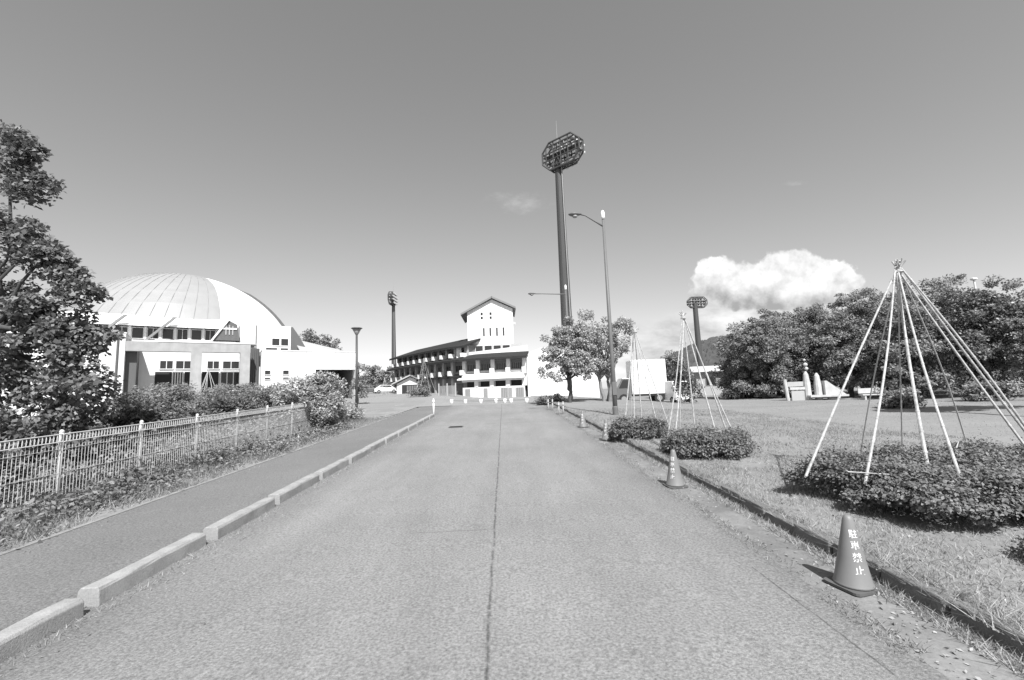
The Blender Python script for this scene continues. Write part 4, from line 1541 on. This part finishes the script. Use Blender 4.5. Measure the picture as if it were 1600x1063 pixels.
# ------------------------------------------------------------------ shrubs behind the fence and at its end
def shrub(loc, ells, n, per, leaf, label, seed, matl='leafW', group='shrubs behind the fence', crad=.26, stem=.6, name='shrub', droop=.0, aspect=.5):
    rng = np.random.default_rng(seed)
    e = empty(name, loc, 0, label, 'shrub', group)
    C = ellipsoid_clumps(rng, ells, n, .5)
    C[:, 2] = np.maximum(C[:, 2], .1)
    P, D = clump_points(rng, C, crad * rng.uniform(.6, 1.3, len(C)), per, .85)
    V = leaf_verts(rng, P, nrm(D * .6 + np.array([0, 0, .8])), leaf, aspect, .8, droop)
    np_mesh('foliage', V, 4, MT[matl], e)
    b = MB()
    for q in range(14):
        k = rng.integers(0, len(C))
        limb(b, rng, (C[k][0] * .5, C[k][1] * .5, -.1), C[k], .018, .006, .1, 4)
    b.build('stems', MT['bark'], e)
    return e


def E3(x, y, z, a, b_, c):
    return (x, y, z, a, b_, c)


sh = [  # x, y, rx, ry, h
    (-10.6, 13.6, 1.1, 1.3, 1.35, 'low shrub at the foot of the big left tree', 'leafA'),
    (-12.6, 16.6, 1.7, 1.5, 1.75, 'pale weedy shrub right of the big left tree', 'leafW'),
    (-10.6, 17.4, 1.2, 1.4, 1.45, 'dark low shrub close behind the fence middle', 'leafA'),
    (-12.0, 20.5, 1.9, 1.6, 1.75, 'pale shrub in front of the arena portico piers', 'leafW'),
    (-10.2, 21.4, 1.3, 1.5, 1.45, 'feathery shrub behind the fence, left of the tall leafy one', 'leafW'),
    (-13.6, 25.5, 2.2, 1.7, 1.75, 'long pale shrub below the small wing windows', 'leafW'),
    (-15.6, 21.5, 2.0, 1.8, 1.8, 'broad shrub below the arena doors', 'leafW'),
    (-16.8, 27.5, 2.4, 1.8, 1.8, 'distant shrub strip below the recessed arena wall', 'leafW'),
    (-11.6, 28.6, 1.7, 1.4, 1.6, 'shrub in front of the arena entrance bay', 'leafA'),
    (-18.6, 24.0, 2.3, 1.8, 1.9, 'shrub at the far left below the arena block', 'leafW'),
    (-9.4, 10.4, .9, 1.2, 1.1, 'leafy low shrub behind the second fence panel', 'leafA'),
    (-9.3, 7.6, .9, 1.3, 1.15, 'leafy low shrub behind the nearest fence panels', 'leafA'),
]
for i, (x, y, rx, ry_, h, lab, ml) in enumerate(sh):
    h += .45 if y > 12 else .15
    shrub((x, y, gz(x, y)), [E3(0, 0, h * .5, rx, ry_, h * .52), E3(rx * .3, -.2, h * .62, rx * .6, ry_ * .6, h * .34), E3(-rx * .4, .1, h * .55, rx * .5, ry_ * .6, h * .38)], 110, 75, .115, lab, 100 + i, ml)
shrub((-7.95, 18.9, gz(-7.95, 18.9)), [E3(0, 0, 1.0, 1.1, 2.0, .95), E3(.05, .8, 1.65, .75, 1.2, .75), E3(-.3, -1.0, 1.45, .7, 1.0, .8), E3(.35, .3, .6, .75, 1.5, .6), E3(-.2, .2, 1.9, .5, .8, .5)], 230, 80, .13, 'tall leafy shrub swallowing the far end of the fence', 140, 'leafB', crad=.28)
shrub((-8.3, 22.6, gz(-8.3, 22.6)), [E3(0, 0, .6, 1.1, 1.4, .6)], 60, 60, .13, 'lower shrub just beyond the tall leafy one by the path', 141, 'leafB')

# shrubs along the wood and the right field edge
for i, (x, y, r, h, lab, ml) in enumerate(((21.9, 40.2, 1.4, 1.7, 'pale rounded shrub left of the play structure', 'leafW'), (21.8, 41.6, 1.0, 1.4, 'pale shrub at the left end of the wood', 'leafW'),
                                            (20.3, 22.5, .9, 1.1, 'dark clump of a shrub at the lawn edge beneath the pole frame', 'leafC'), (27.8, 25.2, 1.6, 1.3, 'low hedge shrub under the bare trunked tree', 'leafC'),
                                            (32.0, 23.0, 1.7, 1.5, 'dark shrub at the lower right of the wood', 'leafC'), (30.5, 33.0, 2.0, 1.6, 'shrub filling the gap beneath the wood', 'leafA'),
                                            (25.6, 36.2, 1.5, 1.4, 'shrub close behind the play structure', 'leafC'), (20.5, 39.5, 1.0, 1.2, 'pale shrub in front of the low shed wall', 'leafW'))):
    shrub((x, y, gz(x, y)), [E3(0, 0, h * .45, r, r * .8, h * .45), E3(r * .3, 0, h * .6, r * .6, r * .6, h * .35)], 60, 60, .17, lab, 160 + i, ml, 'shrubs at the edge of the lawn', .3)

# strip of planting by the road end
shrub((3.4, 31.6, gz(3.4, 31.6)), [E3(0, 0, .3, 1.0, .7, .32)], 30, 40, .13, 'low dark planting at the foot of the round leafy tree', 180, 'leafC', 'shrubs by the road end', .2)
shrub((2.6, 30.6, gz(2.6, 30.6)), [E3(0, 0, .25, .5, .5, .28)], 18, 40, .12, 'tiny shrub at the corner of the road end', 181, 'leafA', 'shrubs by the road end', .2)
shrub((-10.4, 55.0, gz(-10.4, 55)), [E3(0, 0, .5, 1.5, .8, .5)], 40, 40, .2, 'clipped planting in front of the conifer', 182, 'leafC', 'shrubs by the road end', .28)


# ------------------------------------------------------------------ weeds and grass
def blades(name, rng, P, h, w, m, lean=.45):
    n = len(P)
    a = rng.uniform(0, 2 * np.pi, n)
    H = h * rng.uniform(.5, 1.4, n)
    le = rng.normal(size=(n, 2)) * lean * H[:, None]
    W = w * rng.uniform(.7, 1.3, n)
    V = np.empty((n, 3, 3))
    V[:, 0] = P + np.stack([np.cos(a) * W, np.sin(a) * W, np.zeros(n)], 1)
    V[:, 1] = P - np.stack([np.cos(a) * W, np.sin(a) * W, np.zeros(n)], 1)
    V[:, 2] = P + np.stack([le[:, 0], le[:, 1], H], 1)
    o = np_mesh(name, V.reshape(-1, 3), 3, m)
    o['kind'] = 'stuff'
    return o


def scatter(rng, n, x0, x1, y0, y1, zf, power=1.0, patch=0.0):
    x = rng.uniform(x0, x1, n)
    y = y0 + (y1 - y0) * rng.uniform(0, 1, n) ** power
    if patch:
        v = np.sin(x * 2.3 + np.sin(y * 1.1)) * np.sin(y * 1.7 + np.cos(x * 1.9)) + .5 * np.sin(x * 5.3 + y * 3.1) * np.sin(y * 4.7 - x)
        k = v > rng.uniform(-1.2, patch, n)
        x, y = x[k], y[k]
    z = np.array([zf(a, b) for a, b in zip(x, y)])
    return np.stack([x, y, z - .01], 1)


rng = np.random.default_rng(5)
blades('grass', rng, scatter(rng, 90000, 3.5, 9.5, 2.2, 9.5, near_ground, 1.3, .9), .055, .0045, MT['bladeL'], .8)
blades('grass', rng, scatter(rng, 60000, 3.5, 12, 8, 24, near_ground, 1.2, .6), .06, .007, MT['blade'], .8)
blades('grass', rng, scatter(rng, 22000, 9, 26, 10, 34, near_ground, 1.0, .3), .03, .010, MT['blade'], .8)
# fringe that hangs over the kerb
P = scatter(rng, 16000, 3.36, 3.62, 2.0, 32, lambda x, y: gz(x, y) + .10, 1.6, .7)
blades('kerb_grass', rng, P, .09, .005, MT['bladeL'], 1.1)
# tufts in the gutter joint
P = scatter(rng, 9000, 3.16, 3.36, 2.2, 30, gz, 1.5, .0)
blades('gutter_grass', rng, P, .06, .005, MT['bladeL'], 1.0)
P = scatter(rng, 7000, 2.62, 2.84, 3.2, 30, gz, 1.3, -.35)
blades('gutter_grass', rng, P, .035, .005, MT['blade'], 1.0)
P = scatter(rng, 5000, -4.02, -3.66, 2.0, 25, gz, 1.2, -.2)
blades('kerb_block_grass', rng, P, .05, .004, MT['bladeL'], .9)
# tall grass and weeds either side of the fence
P = scatter(rng, 52000, -8.0, -6.48, 2.6, 24, near_ground, 1.2, 1.0)
k = rng.uniform(0, 1, len(P)) < (.25 + .75 * np.clip((-6.5 - P[:, 0]) / .7, 0, 1))
blades('tall_grass', rng, P[k], .20, .006, MT['blade'], .5)
P = scatter(rng, 14000, -6.9, -6.40, 2.6, 28, near_ground, 1.2, .6)
blades('edge_grass', rng, P, .09, .006, MT['bladeL'], .9)
P = scatter(rng, 60000, -24, -7.9, 4.5, 25, near_ground, 1.0, 1.2)
blades('rough_grass', rng, P, .5, .014, MT['blade'], .4)


def weed_patch(name, pts, h, per, leaf, m, seed, spread=.22):
    r = np.random.default_rng(seed)
    pts = np.asarray(pts)
    idx = np.repeat(np.arange(len(pts)), per)
    hh = (h * r.uniform(.45, 1.4, len(pts)))[idx]
    t = r.uniform(.05, 1, len(idx))
    off = r.normal(size=(len(idx), 2)) * spread * (1.1 - .6 * t)[:, None]
    P = pts[idx] + np.stack([off[:, 0], off[:, 1], hh * t], 1)
    D = nrm(np.stack([off[:, 0] * 4, off[:, 1] * 4, np.full(len(idx), .5)], 1))
    o = np_mesh(name, leaf_verts(r, P, D, leaf, .5, .9, .05), 4, m)
    o['kind'] = 'stuff'
    return o


P = scatter(rng, 200, -7.72, -6.75, 3.2, 20, near_ground, 1.0, .7)
weed_patch('weeds', P, .27, 80, .085, MT['leafW'], 1)
P = scatter(rng, 60, -7.6, -6.9, 3.4, 19, near_ground, 1.1, .2)
weed_patch('weeds', P, .42, 80, .10, MT['leafA'], 2)
P = scatter(rng, 420, -9.6, -7.95, 4, 21, near_ground, 1.0, 1.0)
weed_patch('weeds', P, .62, 80, .095, MT['leafW'], 3, .26)
P = scatter(rng, 420, -20, -9.6, 7, 28, near_ground, 1.0, 1.2)
weed_patch('weeds', P, .9, 90, .12, MT['leafW'], 4, .34)

# dry litter on gutter, verge and pavement edge
def litter(name, P, size, seed):
    r = np.random.default_rng(seed)
    D = nrm(r.normal(size=(len(P), 3)) * np.array([1, 1, .12]))
    V = leaf_verts(r, P + np.array([0, 0, .014]), D, size, .5, 1.2, 0)
    o = np_mesh(name, V, 4, MT['litter'])
    o['kind'] = 'stuff'


litter('leaf_litter', scatter(rng, 2600, 2.7, 3.36, 2.4, 30, gz, 1.4, .6), .035, 1)
litter('leaf_litter', scatter(rng, 5000, 3.6, 9, 2.4, 14, near_ground, 1.3, .8), .04, 2)
litter('leaf_litter', scatter(rng, 700, -6.5, -6.0, 3, 28, lambda x, y: gz(x, y) + .004, 1.2, .6), .03, 3)
litter('leaf_litter', scatter(rng, 240, -3.9, 2.7, 2.2, 24, gz, 1.2), .022, 4)
litter('leaf_litter', scatter(rng, 900, -3.72, -3.45, 2.3, 24, gz, 1.2, .4), .026, 5)

# ------------------------------------------------------------------ low buildings and vehicles right of centre
shed = empty('long_shed', (26.0, 55, gz(26, 55)), R(-20), 'long low grey shed under a flat white roof', 'shed')
MB().box(-3.6, 3.9, 0, 5, -.4, 3.05).build('wall', MT['lightgrey'], shed)
MB().box(-4.0, 4.1, -.6, 5.3, 3.05, 3.75).build('roof', MT['white'], shed)
for k in range(3):
    w = MB().box(-3.0 + k * 2.3, -1.7 + k * 2.3, -.05, .05, 1.3, 2.4).build('window', MT['midgrey'], shed)
    MB().box(-2.9 + k * 2.3, -1.8 + k * 2.3, -.08, -.045, 1.4, 2.3).build('pane', MT['glass'], w)


def wheel(parent, x, y, r, w=.2, axis='y'):
    b = MB()
    b.tube([(x, y - w / 2, r), (x, y + w / 2, r)], r, 16)
    t = b.build('wheel', MT['tyre'], parent)
    MB().tube([(x, y - w / 2 - .012, r), (x, y + w / 2 + .012, r)], r * .55, 12).build('rim', MT['galv'], t)


tk = empty('box_truck', (11.65, 38.2, gz(11.65, 38.2) - .12), R(-3), 'white box truck parked on the lawn side behind the pole frames', 'truck')
MB().box(-.55, 2.45, 0, 1.9, .78, 3.75).build('cargo_box', MT['truckwhite'], tk, bevel=.03)
MB().box(-.6, 2.5, .05, 1.85, .62, .775).build('chassis', MT['tyre'], tk)
MB().add([(-1.9, .08, .45), (-.62, .08, .45), (-.62, .08, 2.2), (-1.35, .08, 2.2), (-1.85, .08, 1.35), (-1.9, 1.82, .45), (-.62, 1.82, .45), (-.62, 1.82, 2.2), (-1.35, 1.82, 2.2), (-1.85, 1.82, 1.35)],
         [(0, 1, 2, 3, 4), (9, 8, 7, 6, 5), (1, 6, 7, 2), (2, 7, 8, 3), (3, 8, 9, 4), (4, 9, 5, 0), (0, 5, 6, 1)]).build('cab', MT['cardark'], tk, bevel=.03)
MB().add([(-1.68, .06, 1.35), (-.85, .06, 1.35), (-.85, .06, 2.05), (-1.3, .06, 2.05)], [(0, 1, 2, 3)]).build('cab_window', MT['glass'], tk)
for x in (-1.3, 1.75):
    for y in (.12, 1.78):
        wheel(tk, x, y, .42)
for x in (.2, .95, 1.7):
    MB().box(x - .02, x + .02, -.012, -.002, .85, 3.7).build('panel_joint', MT['lightgrey'], tk)


def small_car(loc, rz, label, paint, name='parked_car'):
    e = empty(name, loc, rz, label, 'car', 'cars parked in the distance')
    prof = [(-2.0, .3), (2.0, .3), (2.05, .75), (1.3, .92), (.75, 1.42), (-1.0, 1.45), (-1.75, .95), (-2.02, .85)]
    n = len(prof)
    vs = [(x, -.8 if z < 1.2 else -.66, z) for x, z in prof] + [(x, .8 if z < 1.2 else .66, z) for x, z in prof]
    fs = [tuple(range(n)), tuple(reversed(range(n, 2 * n)))] + [(i, n + i, n + (i + 1) % n, (i + 1) % n) for i in range(n)]
    MB().add(vs, fs).build('body', paint, e, bevel=.05)
    for s in (-1, 1):
        MB().add([(-1.45, s * .80, .97), (1.1, s * .80, .97), (.68, s * .69, 1.36), (-.95, s * .69, 1.38)], [(0, 1, 2, 3)]).build('side_window', MT['glass'], e)
    MB().add([(1.32, -.6, .95), (1.32, .6, .95), (.82, .55, 1.39), (.82, -.55, 1.39)], [(0, 1, 2, 3)]).build('windscreen', MT['glass'], e)
    for x in (-1.25, 1.3):
        for y in (-.74, .74):
            wheel(e, x, y, .31, .18)
    return e


small_car((-21.0, 80, gz(-21, 80)), R(12), 'white car parked far off, right of the sapling', MT['carwhite'])
small_car((-25.0, 82, gz(-25, 82)), R(12), 'dark grey car parked far off behind the park lamp', MT['cardark'])
van = empty('white_van', (14.6, 38.2, gz(14.6, 38.2)), R(-80), 'small white van half hidden behind the young leafy tree', 'van')
MB().add([(-1.6, -.75, .3), (1.6, -.75, .3), (1.65, -.75, 1.0), (1.15, -.7, 1.85), (-1.6, -.7, 1.9), (-1.6, .75, .3), (1.6, .75, .3), (1.65, .75, 1.0), (1.15, .7, 1.85), (-1.6, .7, 1.9)],
         [(0, 1, 2, 3, 4), (9, 8, 7, 6, 5), (1, 6, 7, 2), (2, 7, 8, 3), (3, 8, 9, 4), (4, 9, 5, 0), (0, 5, 6, 1)]).build('body', MT['carwhite'], van, bevel=.04)
MB().add([(1.665, -.6, 1.08), (1.665, .6, 1.08), (1.24, .56, 1.78), (1.24, -.56, 1.78)], [(0, 1, 2, 3)]).build('windscreen', MT['glass'], van)
for x in (-1.0, 1.05):
    for y in (-.7, .7):
        wheel(van, x, y, .28, .16)

# white play structure and bench
ps = empty('play_structure', (21.6, 33.0, gz(21.6, 33.0)), R(-8), 'white timber play structure with two tall pillars at the wood edge', 'play structure')
for x, h in ((-.3, 1.7), (2.6, 1.3)):
    MB().tube([(x, 0, -.1), (x - .12, 0, h)], .13, 8).build('post', MT['play'], ps)
MB().box(.0, .95, .05, .15, .05, .85).build('side_panel', MT['lightgrey'], ps)
MB().box(-.2, 1.3, .1, .2, 1.15, 1.5).build('top_panel', MT['lightgrey'], ps)
MB().box(-.1, 1.3, -.02, .06, .9, 1.1).build('cross_beam', MT['play'], ps)
for x, h in ((1.15, 2.35), (1.9, 2.2)):
    MB().lathe([(.26, 0), (.24, h * .6), (.17, h * .9), (.06, h)], 10, (x, .1, -.1)).build('pillar', MT['play'], ps)
for k, (z, r) in enumerate(((2.45, .14), (2.75, .16), (3.1, .1))):
    MB().lathe([(.03, -r), (r * .8, -r * .5), (r, 0), (r * .8, r * .5), (.03, r)], 8, (1.25 - .04 * k, .1, z)).build('finial_ball', MT['play'], ps)
MB().box(1.0, 3.6, -.6, 1.2, .32, .46).build('platform', MT['play'], ps)
MB().hexa([(2.2, -.3, .46), (3.6, -.3, .46), (3.6, .6, .46), (2.2, .6, .46), (2.2, -.3, 1.5), (2.35, -.3, 1.5), (2.35, .6, 1.5), (2.2, .6, 1.5)]).build('slide', MT['play'], ps)
bn = empty('bench', (25.6, 30.3, gz(25.6, 30.3)), R(-8), 'white bench in front of the dark trees right of the play structure', 'bench')
MB().box(-.9, .9, -.25, .2, .42, .5).build('seat', MT['play'], bn)
MB().box(-.9, .9, .2, .27, .55, .9).build('backrest', MT['play'], bn)
for x in (-.7, .7):
    MB().box(x - .05, x + .05, -.2, .2, 0, .42).build('leg', MT['play'], bn)
wl = empty('lamp_post', (37.5, 33.5, gz(37.5, 33.5)), 0, 'pale lamp post rising above the wood at the right edge', 'lamp post')
MB().tube([(0, 0, 0), (0, 0, 8.9)], [.1, .06], 8).build('pole', MT['whitemetal'], wl)
MB().lathe([(.05, 0), (.22, .08), (.22, .18), (.04, .25)], 10, (0, 0, 8.9)).build('lamp_head', MT['whitemetal'], wl)

# low notice fence in front of the grandstand
fp = empty('panel_fence', (-7.1, 56.0, gz(-7.1, 56)), R(-12), 'low grey panel fence in front of the grandstand shopfronts', 'fence')
for x in (-1.1, .0, 1.1):
    MB().box(x - .06, x + .06, -.06, .06, -.1, 1.55).build('post', MT['lightgrey'], fp)
for k in range(10):
    x = -1.0 + .2 * k + (.1 if k >= 5 else 0)
    MB().box(x, x + .15, -.03, .02, .1, 1.25).build('slat', MT['midgrey'], fp)
